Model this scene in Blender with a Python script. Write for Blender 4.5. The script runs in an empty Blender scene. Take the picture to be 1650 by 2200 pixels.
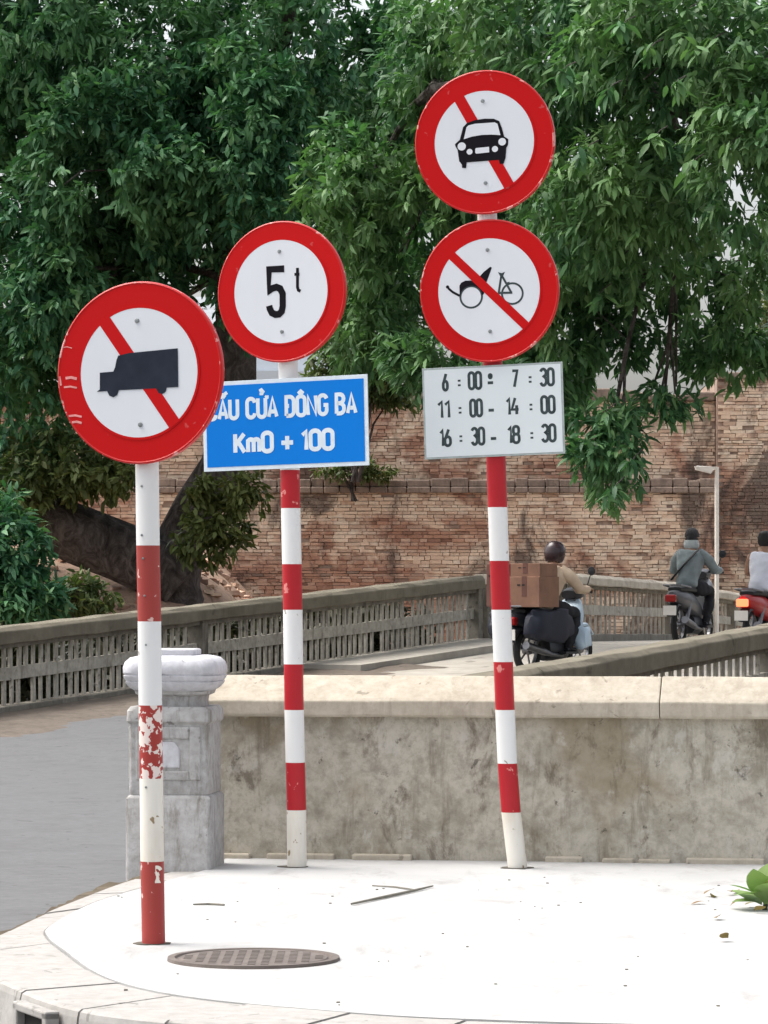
import bpy, math, random
import numpy as np
from mathutils import Vector, Matrix, noise as mnoise
from mathutils.geometry import tessellate_polygon
R = math.radians
rnd = random.Random(7)
scene = bpy.context.scene
COL = scene.collection

# ------------------------------------------------------------------ camera, sky, sun, exposure
F, HZ, CX, EYE = 7430.0, 1259.0, 825.0, 1.37       # focal length and horizon in photo pixels, eye height
cam = bpy.data.cameras.new('camera'); camo = bpy.data.objects.new('camera', cam); COL.objects.link(camo)
cam.sensor_fit = 'VERTICAL'; cam.sensor_height = 36; cam.lens = F/2200*36; cam.shift_y = (HZ-1100)/2200
cam.clip_start = .5; cam.clip_end = 3000
camo.location = (0, 0, EYE); camo.rotation_euler = (R(90), 0, 0)
scene.camera = camo

SUN_EL, SUN_AZ = 60, 288        # azimuth clockwise from +Y: high on the left
world = bpy.data.worlds.new('World'); scene.world = world; world.use_nodes = True
wn = world.node_tree; bg = wn.nodes['Background']
sky = wn.nodes.new('ShaderNodeTexSky'); sky.sky_type = 'NISHITA'; sky.sun_disc = False
sky.sun_elevation = R(SUN_EL); sky.sun_rotation = R(SUN_AZ)
sky.air_density = 1.0; sky.dust_density = 6.0; sky.ozone_density = 1.0
hs_ = wn.nodes.new('ShaderNodeHueSaturation'); hs_.inputs['Saturation'].default_value = .35     # hazy white overcast
wn.links.new(sky.outputs[0], hs_.inputs['Color']); wn.links.new(hs_.outputs[0], bg.inputs[0]); bg.inputs[1].default_value = .15
sl = bpy.data.lights.new('sun', 'SUN'); sl.energy = 1.0; sl.angle = R(45); sl.color = (1, .96, .9)
so = bpy.data.objects.new('sun', sl); COL.objects.link(so)
d = Vector((math.sin(R(SUN_AZ))*math.cos(R(SUN_EL)), math.cos(R(SUN_AZ))*math.cos(R(SUN_EL)), math.sin(R(SUN_EL))))
so.rotation_euler = (-d).to_track_quat('-Z', 'Y').to_euler(); so.location = (-5, -5, 20)
scene.view_settings.view_transform = 'Standard'; scene.view_settings.look = 'None'
scene.view_settings.exposure = 1.1; scene.view_settings.gamma = 1

def P(px, py, Y):               # photo position at distance Y -> point in the place
    return Vector(((px-CX)/F*Y, Y, EYE-(py-HZ)/F*Y))

# ------------------------------------------------------------------ materials
def lin(c): return tuple(((v/255)/12.92 if v/255 <= .04045 else ((v/255+.055)/1.055)**2.4) for v in c)
class NT:
    def __init__(s, name):
        s.m = bpy.data.materials.new(name); s.m.use_nodes = True
        s.t = s.m.node_tree; s.b = s.t.nodes['Principled BSDF']
    def n(s, typ, **kw):
        o = s.t.nodes.new(typ)
        for k, v in kw.items():
            if k in o.inputs.keys(): s.set(o.inputs[k], v)
            else: setattr(o, k, v)
        return o
    def set(s, inp, v):
        if isinstance(v, bpy.types.NodeSocket): s.t.links.new(v, inp)
        elif isinstance(v, (tuple, list)) and len(v) == 3 and inp.type == 'RGBA': inp.default_value = (*v, 1)
        else: inp.default_value = v
    def pos(s, scale=(1, 1, 1), obj=False, loc=(0, 0, 0)):
        src = s.n('ShaderNodeTexCoord').outputs['Object'] if obj else s.n('ShaderNodeNewGeometry').outputs['Position']
        mp = s.n('ShaderNodeMapping'); s.set(mp.inputs['Vector'], src); mp.inputs['Scale'].default_value = scale; mp.inputs['Location'].default_value = loc
        return mp.outputs[0]
    def noise(s, vec, scale, detail=5, rough=.6, dist=0):
        o = s.n('ShaderNodeTexNoise'); s.set(o.inputs['Vector'], vec); o.inputs['Scale'].default_value = scale
        o.inputs['Detail'].default_value = detail; o.inputs['Roughness'].default_value = rough
        o.inputs['Distortion'].default_value = dist; return o.outputs['Fac']
    def ramp(s, fac, stops, interp='LINEAR'):
        o = s.n('ShaderNodeValToRGB'); s.set(o.inputs[0], fac); r = o.color_ramp; r.interpolation = interp
        while len(r.elements) < len(stops): r.elements.new(.5)
        for e, (p, c) in zip(r.elements, stops):
            e.position = p; e.color = (*c, 1) if isinstance(c, (tuple, list)) else (c, c, c, 1)
        return o.outputs[0]
    def mix(s, fac, a, b, mode='MIX'):
        o = s.n('ShaderNodeMix', data_type='RGBA', blend_type=mode)
        s.set(o.inputs[0], fac); s.set(o.inputs[6], a); s.set(o.inputs[7], b); return o.outputs[2]
    def math(s, op, a, b=0., clamp=False):
        o = s.n('ShaderNodeMath', operation=op, use_clamp=clamp); s.set(o.inputs[0], a); s.set(o.inputs[1], b); return o.outputs[0]
    def bump(s, h, strength=.5, dist=.01):
        o = s.n('ShaderNodeBump'); s.set(o.inputs['Height'], h); o.inputs['Strength'].default_value = strength
        o.inputs['Distance'].default_value = dist; s.set(s.b.inputs['Normal'], o.outputs[0])
    def fin(s, col, rough=.8, metal=0, spec=.4):
        s.set(s.b.inputs['Base Color'], col); s.set(s.b.inputs['Roughness'], rough); s.b.inputs['Metallic'].default_value = metal
        s.b.inputs['Specular IOR Level'].default_value = spec; return s.m

def m_plain(name, c, rough=.6, var=.12, scale=8, metal=0, spec=.4, bump=0):
    t = NT(name); v = t.pos(); f = t.noise(v, scale)
    a = tuple(x*(1-var) for x in c); b = tuple(min(1, x*(1+var)) for x in c)
    if bump: t.bump(f, bump)
    return t.fin(t.ramp(f, [(.3, a), (.7, b)]), rough, metal, spec)

def m_paint(name, c, chip=None, amount=.0, scale=25, dirt=.15, rough=.4, dirtcol=(.3, .22, .14), spec=.3):
    t = NT(name); v = t.pos()
    col = t.mix(t.math('MULTIPLY', t.ramp(t.noise(t.pos((1, 1, .25)), 9), [(.45, 0.), (.8, 1.)]), dirt), c, dirtcol)
    if chip:
        k = t.ramp(t.noise(v, scale, 3, .55, .3), [(.66-amount, 0.), (.68-amount, 1.)])
        col = t.mix(k, col, chip)
    return t.fin(col, rough, 0, spec)

def m_concrete(name, light, mid, dark, scale=2.2, stain=.6, streak=True, rough=.9, bump=.5):
    t = NT(name); v = t.pos()
    a = t.noise(v, scale, 8, .65, .4); b = t.noise(v, scale*6, 6, .7)
    col = t.ramp(a, [(.3, mid), (.55, light), (.72, mid)])
    col = t.mix(t.ramp(b, [(.35, .0), (.75, .55)]), col, dark)
    if streak:
        s = t.noise(t.pos((2.2, 2.2, .45)), scale*1.6, 6, .7, .6)
        col = t.mix(t.ramp(s, [(.52, 0.), (.70, stain)]), col, dark)
    sp = t.noise(v, scale*3.1, 4, .6, 1.2)
    col = t.mix(t.ramp(sp, [(.63, 0.), (.68, .55)]), col, tuple(x*.55 for x in dark))
    t.bump(b, bump, .008)
    return t.fin(col, rough, 0, .2)

M = {}
def m_wall():
    t = NT('weathered_concrete'); v = t.pos()
    a = t.noise(v, 3.6, 10, .72, .2); b = t.noise(v, 14, 7, .7, .1); c = t.noise(v, 1.1, 5, .6, .4)
    col = t.ramp(a, [(.32, (.25, .22, .165)), (.44, (.38, .35, .285)), (.55, (.51, .475, .40)), (.68, (.34, .31, .255))])
    col = t.mix(t.ramp(b, [(.48, 0.), (.68, .55)]), col, (.19, .17, .14))
    col = t.mix(t.ramp(c, [(.49, 0.), (.60, .6)]), col, (.24, .19, .115))
    dr = t.noise(t.pos((3.2, 3.2, .4)), 3.4, 7, .7, .2)
    col = t.mix(t.ramp(dr, [(.55, 0.), (.66, .55)]), col, (.17, .14, .10))
    st = t.noise(t.pos((1.4, 1.4, .7)), 4.5, 8, .72, .35)
    col = t.mix(t.ramp(st, [(.55, 0.), (.64, .75)]), col, (.14, .115, .085))
    sp = t.noise(v, 11, 6, .7, .3)
    col = t.mix(t.ramp(sp, [(.63, 0.), (.68, .75)]), col, (.085, .075, .06))
    lt = t.noise(t.pos((1.2, 1.2, .8)), 6, 7, .7, .2)
    col = t.mix(t.ramp(lt, [(.57, 0.), (.65, .6)]), col, (.56, .535, .48))
    t.bump(b, .6, .01); return t.fin(col, .92, 0, .15)
M['wall'] = m_wall()
M['coping'] = m_concrete('pale_coping', (.53, .48, .395), (.46, .41, .33), (.26, .22, .165), 2.6, .5)
M['rail'] = m_concrete('old_grey_concrete', (.26, .24, .20), (.165, .15, .125), (.07, .062, .05), 1.6, .8)
M['railcap'] = m_concrete('mossy_concrete', (.215, .19, .145), (.15, .132, .10), (.085, .08, .055), .9, .6)
M['railpale'] = m_concrete('pale_old_concrete', (.50, .45, .37), (.40, .355, .29), (.19, .165, .13), 1.0, .55)
M['bar'] = m_concrete('baluster_concrete', (.52, .49, .42), (.34, .315, .265), (.12, .105, .085), 2.6, .75)
M['pillar'] = m_concrete('stained_whitewash', (.49, .485, .48), (.35, .34, .33), (.15, .135, .11), 3.6, .9)
M['capital'] = m_concrete('whitewash', (.62, .62, .655), (.55, .55, .58), (.32, .315, .325), 3.0, .45)
M['asphalt'] = m_concrete('asphalt', (.14, .142, .145), (.115, .115, .117), (.085, .083, .08), 2.5, .3, False, .8, .3)
M['deck'] = m_concrete('dusty_road', (.42, .39, .34), (.33, .31, .27), (.2, .18, .15), .5, .4, False)
M['earth'] = m_concrete('earth', (.12, .095, .065), (.085, .065, .045), (.04, .032, .022), 1.2, .5, False)
M['verge'] = m_concrete('brown_verge', (.17, .14, .115), (.115, .095, .078), (.05, .042, .032), 1.6, .6, False)
M['kerb'] = m_concrete('kerb_stone', (.39, .375, .355), (.345, .33, .31), (.22, .21, .19), 2.5, .35, False)
M['dirt_shade'] = m_plain('joint_dirt_and_shade', (.10, .09, .07), .95, .3, 20)  # dirt in the kerb joints, and contact shade painted at the post feet
M['dark'] = m_plain('dark_void', (.02, .018, .016), .95, .3, 10)
def m_pave():
    t = NT('pale_cement'); v = t.pos()
    col = t.ramp(t.noise(v, .9, 6, .6, .5), [(.3, (.37, .37, .362)), (.6, (.43, .43, .422))])
    col = t.mix(t.ramp(t.noise(t.pos((1, .35, 1)), 5, 6, .7, .8), [(.54, 0.), (.70, .6)]), col, (.25, .24, .225))
    col = t.mix(t.ramp(t.noise(t.pos((1.2, .3, 1)), 1.7, 8, .7, 1.5), [(.58, 0.), (.72, .45)]), col, (.22, .21, .195))
    col = t.mix(t.ramp(t.noise(v, 38, 3, .5), [(.70, 0.), (.74, .6)]), col, (.32, .30, .27))
    t.bump(t.noise(v, 60), .25, .004)
    return t.fin(col, .9, 0, .2)
M['pave'] = m_pave()
def m_rust():
    t = NT('rusty_iron'); v = t.pos()
    col = t.ramp(t.noise(v, 7, 6, .7), [(.3, (.10, .082, .072)), (.55, (.15, .125, .11)), (.75, (.20, .172, .155))])
    t.bump(t.noise(v, 60), .5, .004); return t.fin(col, .75, .15)
M['iron'] = m_rust()
WHITE = (.80, .81, .82)
M['red_sign'] = m_paint('red_sign_film', (.53, .006, .007), (.55, .06, .06), -.03, 16, .05, .42, (.3, .01, .01), .12)
M['red_rim'] = m_paint('worn_red_rim', (.53, .012, .012), (.70, .28, .26), .06, 18, .05, .35)
M['white_sign'] = m_paint('white_sign_film', (.71, .73, .765), None, 0, 10, .10, .42, (.5, .5, .5), .15)
M['white_plate'] = m_paint('white_plate_film', (.66, .715, .73), None, 0, 10, .08, .4, (.55, .55, .53))
M['black_sign'] = m_plain('black_sign_film', (.008, .007, .010), .6, .3, spec=.1)
M['navy_sign'] = m_plain('faded_black_film', (.022, .028, .042), .6, .2, 14, spec=.1)
M['grey_print'] = m_plain('grey_print', (.05, .066, .07), .7, .3, 30, spec=.1)
M['blue_sign'] = m_paint('blue_sign_film', (.003, .185, .64), None, 0, 10, .05, .42, (.02, .12, .45), .12)
M['pale_frame'] = m_plain('pale_frame', (.66, .74, .80), .45, .08, 20)
M['grey_frame'] = m_plain('grey_frame', (.36, .41, .40), .5, .2, 20)
M['bolt'] = m_plain('steel_bolt', (.26, .28, .28), .45, .3, 60, .6)
M['red_post'] = m_paint('red_post_paint', (.42, .016, .024), (.66, .22, .20), -.01, 14, .15, .33, (.30, .02, .02))
M['red_faded'] = m_paint('faded_red_paint', (.34, .045, .038), (.66, .45, .40), .02, 24, .3, .5, (.25, .08, .06))
M['red_chipped'] = m_paint('chipped_red_paint', (.34, .04, .033), (.75, .65, .6), .15, 26, .3, .5, (.25, .06, .05))
M['white_post'] = m_paint('white_post_paint', (.76, .76, .75), (.35, .33, .29), -.02, 20, .12, .4, (.5, .44, .34))
M['white_dirty'] = m_paint('dirty_white_paint', (.76, .73, .66), (.30, .22, .13), -.01, 20, .5, .5, (.5, .36, .2))

def m_brick():
    t = NT('old_brick'); geo = t.n('ShaderNodeNewGeometry'); oi = t.n('ShaderNodeObjectInfo')
    k = t.math('FRACT', t.math('ADD', geo.outputs['Random Per Island'], oi.outputs['Random']))
    c1 = t.ramp(k, [(0, (.25, .135, .095)), (.2, (.41, .225, .155)), (.5, (.51, .29, .20)), (.75, (.42, .25, .18)), (.92, (.62, .42, .31)), (1, (.22, .155, .125))])
    c2 = t.ramp(k, [(0, (.62, .44, .32)), (.3, (.80, .61, .45)), (.8, (.82, .69, .54)), (1, (.52, .35, .25))])
    v = t.pos((1, 0, 1.3))
    col = t.mix(t.ramp(t.noise(t.pos((1, 0, 1.3), loc=(5.3, 0, 2.2)), .45, 6, .62, .6), [(.46, 0.), (.54, .95)]), c1, c2)
    col = t.mix(t.ramp(t.noise(t.pos((1, 0, .7)), .6, 7, .65, .8), [(.51, 0.), (.60, .85)]), col, (.105, .08, .07))
    col = t.mix(t.ramp(t.noise(v, 9, 5, .7), [(.5, 0.), (.8, .45)]), col, (.16, .11, .09))
    t.bump(t.noise(v, 25), .6, .01)
    return t.fin(col, .95, 0, .15)
M['brick'] = m_brick()
M['mortar'] = m_concrete('old_mortar', (.42, .31, .245), (.31, .225, .18), (.13, .10, .085), .8, .6)
M['dark_stone'] = m_concrete('black_stained_stone', (.33, .25, .20), (.22, .165, .135), (.08, .066, .057), 1.2, .7)

def m_leaf(name, stops, trans=.24):
    t = NT(name); geo = t.n('ShaderNodeNewGeometry'); oi = t.n('ShaderNodeObjectInfo')
    k = t.math('FRACT', t.math('ADD', geo.outputs['Random Per Island'], oi.outputs['Random']))
    col = t.ramp(k, stops)
    big = t.noise(t.pos(), .55, 3, .5)
    col = t.mix(t.ramp(big, [(.42, 0.), (.66, .6)]), col, tuple(x*q for x, q in zip(stops[-2][1], (1.55, 1.2, 1.0))))
    t.fin(col, .5, 0, .22)
    tr = t.n('ShaderNodeBsdfTranslucent'); t.set(tr.inputs[0], t.mix(1., col, (.9, 1.2, .6), 'MULTIPLY'))
    mx = t.n('ShaderNodeMixShader'); mx.inputs[0].default_value = trans
    t.t.links.new(t.b.outputs[0], mx.inputs[1]); t.t.links.new(tr.outputs[0], mx.inputs[2])
    t.t.links.new(mx.outputs[0], t.t.nodes['Material Output'].inputs[0]); return t.m
M['leafA'] = m_leaf('dark_green_leaf', [(0, (.022, .085, .042)), (.5, (.056, .16, .078)), (.85, (.095, .235, .11)), (1, (.20, .34, .15))])
M['leafB'] = m_leaf('green_leaf', [(0, (.030, .085, .038)), (.45, (.068, .165, .072)), (.85, (.11, .235, .095)), (1, (.20, .34, .14))])
M['leafE'] = m_leaf('gap_dark_leaf', [(0, (.018, .022, .012)), (.5, (.03, .036, .02)), (.85, (.045, .05, .028)), (1, (.07, .065, .04))], .1)  # very dark leaf for the mass added to blacken the railing gaps
M['leafC'] = m_leaf('yellow_green_leaf', [(0, (.035, .055, .022)), (.5, (.065, .10, .036)), (.85, (.10, .145, .05)), (1, (.18, .19, .08))])
M['leafW'] = m_leaf('pale_weed_leaf', [(0, (.10, .16, .05)), (.5, (.16, .25, .09)), (.85, (.20, .32, .12)), (1, (.26, .28, .10))])
M['leafD'] = m_leaf('dry_leaf', [(0, (.12, .075, .02)), (.6, (.2, .14, .045)), (1, (.12, .15, .04))], .15)
def m_bark():
    t = NT('dark_bark'); v = t.pos((1, 1, .6))
    f = t.noise(v, 4.5, 8, .75, 1.2)
    t.bump(f, 1., .06)
    return t.fin(t.ramp(f, [(.32, (.025, .021, .02)), (.48, (.075, .064, .058)), (.64, (.17, .15, .138))]), .95, 0, .1)
M['bark'] = m_bark()

# ------------------------------------------------------------------ mesh helpers
class MB:
    def __init__(s): s.v = []; s.f = []
    def add(s, vs, fs):
        o = len(s.v); s.v += [tuple(x) for x in vs]; s.f += [tuple(i+o for i in f) for f in fs]; return s
    def box(s, x0, x1, y0, y1, z0, z1):
        return s.add([(x, y, z) for x in (x0, x1) for y in (y0, y1) for z in (z0, z1)],
                     [(0, 1, 3, 2), (4, 6, 7, 5), (0, 4, 5, 1), (2, 3, 7, 6), (0, 2, 6, 4), (1, 5, 7, 3)])
    def hexa(s, c):      # 8 corners: bottom 0-3 ccw, top 4-7 ccw
        return s.add(c, [(3, 2, 1, 0), (4, 5, 6, 7), (0, 1, 5, 4), (1, 2, 6, 5), (2, 3, 7, 6), (3, 0, 4, 7)])
    def tube(s, pts, rad, seg=10, caps=True, sq=(1, 1)):
        pts = [Vector(p) for p in pts]; n = len(pts); rings = []
        if not hasattr(rad, '__len__'): rad = [rad]*n
        up = Vector((0, 0, 1))
        t0 = (pts[1]-pts[0]).normalized()
        if abs(t0.z) > .9: up = Vector((0, 1, 0))
        for i in range(n):
            t = ((pts[min(i+1, n-1)]-pts[max(i-1, 0)])).normalized()
            a = t.cross(up).normalized(); b = a.cross(t).normalized()
            rings.append([pts[i]+a*math.cos(q*2*math.pi/seg)*rad[i]*sq[0]+b*math.sin(q*2*math.pi/seg)*rad[i]*sq[1] for q in range(seg)])
        vs = [v for r in rings for v in r]; fs = []
        for i in range(n-1):
            for q in range(seg):
                fs.append((i*seg+q, i*seg+(q+1) % seg, (i+1)*seg+(q+1) % seg, (i+1)*seg+q))
        if caps: fs += [tuple(range(seg))[::-1], tuple((n-1)*seg+q for q in range(seg))]
        return s.add(vs, fs)
    def lathe(s, prof, seg=48, axis='z'):   # prof: (r, h)
        vs = []; fs = []; n = len(prof)
        for r, h in prof:
            for q in range(seg):
                a = q*2*math.pi/seg
                vs.append((r*math.cos(a), r*math.sin(a), h) if axis == 'z' else (r*math.cos(a), h, r*math.sin(a)))
        for i in range(n-1):
            for q in range(seg):
                fs.append((i*seg+q, i*seg+(q+1) % seg, (i+1)*seg+(q+1) % seg, (i+1)*seg+q))
        return s.add(vs, fs)
    def poly(s, pts, y0, y1):       # polygon in local XZ, extruded from y0 (front) to y1
        n = len(pts); tri = tessellate_polygon([[Vector((x, z, 0)) for x, z in pts]])
        vs = [(x, y0, z) for x, z in pts]+[(x, y1, z) for x, z in pts]
        fs = [tuple(t) for t in tri]+[tuple(i+n for i in t) for t in tri]
        fs += [(i, (i+1) % n, (i+1) % n+n, i+n) for i in range(n)]
        return s.add(vs, fs)
    def flat(s, pts, z0, z1):       # polygon in XY
        n = len(pts); tri = tessellate_polygon([[Vector((p[0], p[1], 0)) for p in pts]])
        vs = [(p[0], p[1], z1) for p in pts]+[(p[0], p[1], z0) for p in pts]
        fs = [tuple(t) for t in tri]+[tuple(i+n for i in t) for t in tri]
        fs += [(i, (i+1) % n, (i+1) % n+n, i+n) for i in range(n)]
        return s.add(vs, fs)
    def ribbon(s, pts, w, y, th=.001, closed=False):
        n = len(pts); L = []; Rr = []
        for i in range(n):
            if closed: a, b, c = pts[i-1], pts[i], pts[(i+1) % n]
            else: a, b, c = pts[max(i-1, 0)], pts[i], pts[min(i+1, n-1)]
            d1 = Vector((b[0]-a[0], b[1]-a[1])); d2 = Vector((c[0]-b[0], c[1]-b[1]))
            if d1.length < 1e-9: d1 = d2
            if d2.length < 1e-9: d2 = d1
            d1.normalize(); d2.normalize(); t = d1+d2
            t = t.normalized() if t.length > 1e-6 else d1
            nrm = Vector((-t.y, t.x)); k = 1/max(.78, abs(nrm.dot(Vector((-d1.y, d1.x)))))
            L.append((b[0]+nrm.x*w/2*k, b[1]+nrm.y*w/2*k)); Rr.append((b[0]-nrm.x*w/2*k, b[1]-nrm.y*w/2*k))
        m = n if closed else n-1
        for i in range(m):
            j = (i+1) % n
            s.add([(L[i][0], y, L[i][1]), (Rr[i][0], y, Rr[i][1]), (Rr[j][0], y, Rr[j][1]), (L[j][0], y, L[j][1])], [(0, 1, 2, 3)])
        return s
    def mesh(s, name, mat, smooth=False):
        me = bpy.data.meshes.new(name); me.from_pydata(s.v, [], s.f); me.materials.append(mat)
        import bmesh
        bm = bmesh.new(); bm.from_mesh(me); bmesh.ops.recalc_face_normals(bm, faces=bm.faces); bm.to_mesh(me); bm.free()
        if smooth:
            me.polygons.foreach_set('use_smooth', [True]*len(me.polygons))
            try: me.set_sharp_from_angle(angle=R(38))
            except Exception: pass
        me.update(); return me
    def build(s, name, mat, parent=None, smooth=False, loc=None, rot=None, bevel=0):
        o = bpy.data.objects.new(name, s.mesh(name, mat, smooth)); COL.objects.link(o)
        if parent: o.parent = parent
        if loc is not None: o.location = loc
        if rot is not None: o.rotation_euler = rot
        if bevel:
            b = o.modifiers.new('bevel', 'BEVEL'); b.width = bevel; b.segments = 2; b.limit_method = 'ANGLE'; b.angle_limit = R(35)
        return o
def tag(o, label=None, cat=None, group=None, kind=None):
    for k, v in (('label', label), ('category', cat), ('group', group), ('kind', kind)):
        if v: o[k] = v
    return o
def empty(name, loc=(0, 0, 0), rz=0, **kw):
    o = bpy.data.objects.new(name, None); COL.objects.link(o); o.location = loc; o.rotation_euler = (0, 0, rz)
    o.empty_display_size = .2
    return tag(o, **kw)
def link(name, me, parent=None, loc=(0, 0, 0), rot=(0, 0, 0), scale=(1, 1, 1)):
    o = bpy.data.objects.new(name, me); COL.objects.link(o)
    if parent: o.parent = parent
    o.location = loc; o.rotation_euler = rot; o.scale = scale; return o

# ------------------------------------------------------------------ ground, road, deck
tag(MB().add([(-600, -300, -.4), (600, -300, -.4), (600, 1200, -.4), (-600, 1200, -.4)], [(0, 1, 2, 3)]).build('ground', M['earth']), kind='structure')
DIR = Vector((.473, .881, 0)); NRM = Vector((.881, -.473, 0)); L0 = Vector((-3.9, 35.2, 0))
def rampz(t): return max(-.15, min(.06+.051*t, .61))
def RL(t, u=0.): return L0+DIR*t+NRM*u
a, b = RL(-3.8), RL(-3.8, 8.)
tag(MB().flat([(-45, -15), (45, -15), (45, 14), (-.75, 17.7), (b.x, b.y), (a.x, a.y), (-45, 12)], -.3, -.15).build('road', M['asphalt']), kind='structure')
mb = MB()
Lp = [RL(-4.9), RL(0), RL(5), RL(10.7), Vector((2.35, 46, 0)), Vector((4.4, 54, 0)), Vector((7, 63, 0))]
Rp = [RL(-4.9, 8), RL(0, 8), RL(5, 8), RL(10.7, 8), Vector((10, 43, 0)), Vector((12, 51, 0)), Vector((14.5, 60, 0))]
Zp = [-.19, .06, .315, .606, .63, .53, .2]
vs = []; fs = []
for l, r, z in zip(Lp, Rp, Zp):
    for k in range(9):
        q = l.lerp(r, k/8); vs.append((q.x, q.y, z))
for i in range(len(Lp)-1):
    for k in range(8): fs.append((i*9+k, i*9+k+1, (i+1)*9+k+1, (i+1)*9+k))
tag(MB().add(vs[18:], [tuple(i-18 for i in f) for f in fs[16:]]).build('bridge_road', M['deck']), kind='structure')
tag(MB().add(vs[:27], fs[:16]).build('ramp_foot', M['asphalt']), kind='structure')
# brown verge and low walkway at the foot of the far rail
def strip(name, mat, t0, t1, u0, u1, h, n=12):
    m = MB()
    for i in range(n):
        ta, tb = t0+(t1-t0)*i/n, t0+(t1-t0)*(i+1)/n
        q = []
        for dz in (-.1, h):
            for t, u in ((ta, u0), (ta, u1), (tb, u1), (tb, u0)):
                p = RL(t, u); q.append((p.x, p.y, rampz(t)+dz))
        m.hexa(q)
    return tag(m.build(name, mat), kind='structure')
vs = []; fs = []; nt, nu = 70, 16
for i in range(nt+1):
    for j in range(nu+1):
        t = -6+13*i/nt; u = .02+2.6*j/nu; q = RL(t, u)
        edge = 1.45+.55*mnoise.noise(Vector((t*.9, 3, 0)))+.3*mnoise.noise(Vector((t*3, 9, 0)))
        h = .035*min(1, (edge-u)/.5)+.022*mnoise.noise(Vector((t*4, u*4, 1)))+.012*mnoise.noise(Vector((t*11, u*11, 1)))
        vs.append((q.x, q.y, rampz(t)+max(h, -.06)))
for i in range(nt):
    for j in range(nu): fs.append((i*(nu+1)+j, i*(nu+1)+j+1, (i+1)*(nu+1)+j+1, (i+1)*(nu+1)+j))
tag(MB().add(vs, fs).build('verge', M['verge'], smooth=True), kind='structure')
strip('walkway', M['deck'], 6, 10.7, .02, .9, .09)
tag(MB().flat([(-45, 13), (a.x-.8, a.y-1), (a.x+1, a.y+2.2), (-5, 41), (-45, 41)], -.3, -.12).build('dirt_margin', M['verge']), kind='structure')

# earth bank behind the rail
def bankz(x, y):
    px = CX+x/y*F
    w = 1/(1+math.exp((px-560)/70))
    hgt = -.3+2.0*max(0, min(1, (y-46.5)/4))+.6*max(0, min(1, (y-50)/10))
    return -.32+(hgt+.3)*w+.18*mnoise.noise(Vector((x*.8, y*.8, 0)))*w
mb = MB(); nx, ny = 60, 40; vs = []; fs = []
for j in range(ny+1):
    for i in range(nx+1):
        y = 42+22.5*j/ny; x = -14+18*i/nx
        vs.append((x, y, bankz(x, y) if j else -.5))
for j in range(ny):
    for i in range(nx): fs.append((j*(nx+1)+i, j*(nx+1)+i+1, (j+1)*(nx+1)+i+1, (j+1)*(nx+1)+i))
M['bank'] = m_concrete('rubble_earth', (.36, .24, .17), (.24, .155, .11), (.10, .07, .05), 2.2, .6, False)
bank = tag(mb.add(vs, fs).build('bank', M['bank'], smooth=True), kind='structure')
mb = MB()
for _ in range(500):          # loose brick rubble on the bank
    x = rnd.uniform(-6, -1.2); y = rnd.uniform(47.5, 60); z = bankz(x, y)
    w, dpt, h = rnd.uniform(.05, .11), rnd.uniform(.04, .07), rnd.uniform(.02, .04)
    rot = Matrix.Rotation(rnd.uniform(0, 6.28), 3, 'Z') @ Matrix.Rotation(rnd.uniform(-.4, .4), 3, 'X')
    m2 = MB().box(-w, w, -dpt, dpt, -h, h)
    mb.add([tuple(rot @ Vector(v)+Vector((x, y, z+.01))) for v in m2.v], m2.f)
tag(mb.build('brick_rubble', M['brick'], bank), kind='stuff')

# ------------------------------------------------------------------ pavement with kerb stones
inner = [(-.80, 16.95), (-1.05, 15.9), (-1.257, 14.95), (-1.345, 13.92), (-1.31, 13.5), (-1.20, 13.0), (-.969, 12.1), (-.66, 11.55), (-.188, 11.17), (.257, 10.95), (1.19, 10.76), (3.0, 10.6)]
outer = [(-.98, 16.95), (-1.22, 16.0), (-1.40, 14.75), (-1.51, 13.75), (-1.55, 13.2), (-1.50, 12.6), (-1.30, 11.9), (-.95, 11.15), (-.40, 10.75), (.10, 10.52), (1.1, 10.35), (2.9, 10.2)]
def catmull(pts, k=12):
    out = []; n = len(pts)
    for i in range(n-1):
        p0, p1, p2, p3 = [Vector((*pts[max(0, min(n-1, i+q))], 0)) for q in (-1, 0, 1, 2)]
        for s in range(k):
            t = s/k
            out.append(.5*((2*p1)+(p2-p0)*t+(2*p0-5*p1+4*p2-p3)*t*t+(3*p1-p0-3*p2+p3)*t**3))
    out.append(Vector((*pts[-1], 0))); return out
ci, co = catmull(inner), catmull(outer)
poly = [(p.x, p.y) for p in ci]+[(7, 10.5), (7, 16.6), (-.8, 17.6)]
pave = tag(MB().flat(poly, -.3, 0.).build('pavement', M['pave']), kind='structure')
bed = [(p.x, p.y) for p in ci]+[(p.x*.985+.0, p.y+.03) for p in reversed(co)]
mb = MB()
n = len(ci)
for i in range(n-1):
    a0, a1, b0, b1 = ci[i], ci[i+1], co[i].lerp(ci[i], .06), co[i+1].lerp(ci[i+1], .06)
    mb.hexa([(q.x, q.y, z) for z in (-.3, -.02) for q in (b0, b1, a1, a0)])
mb.build('kerb_bed', M['dirt_shade'], pave)
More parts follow.
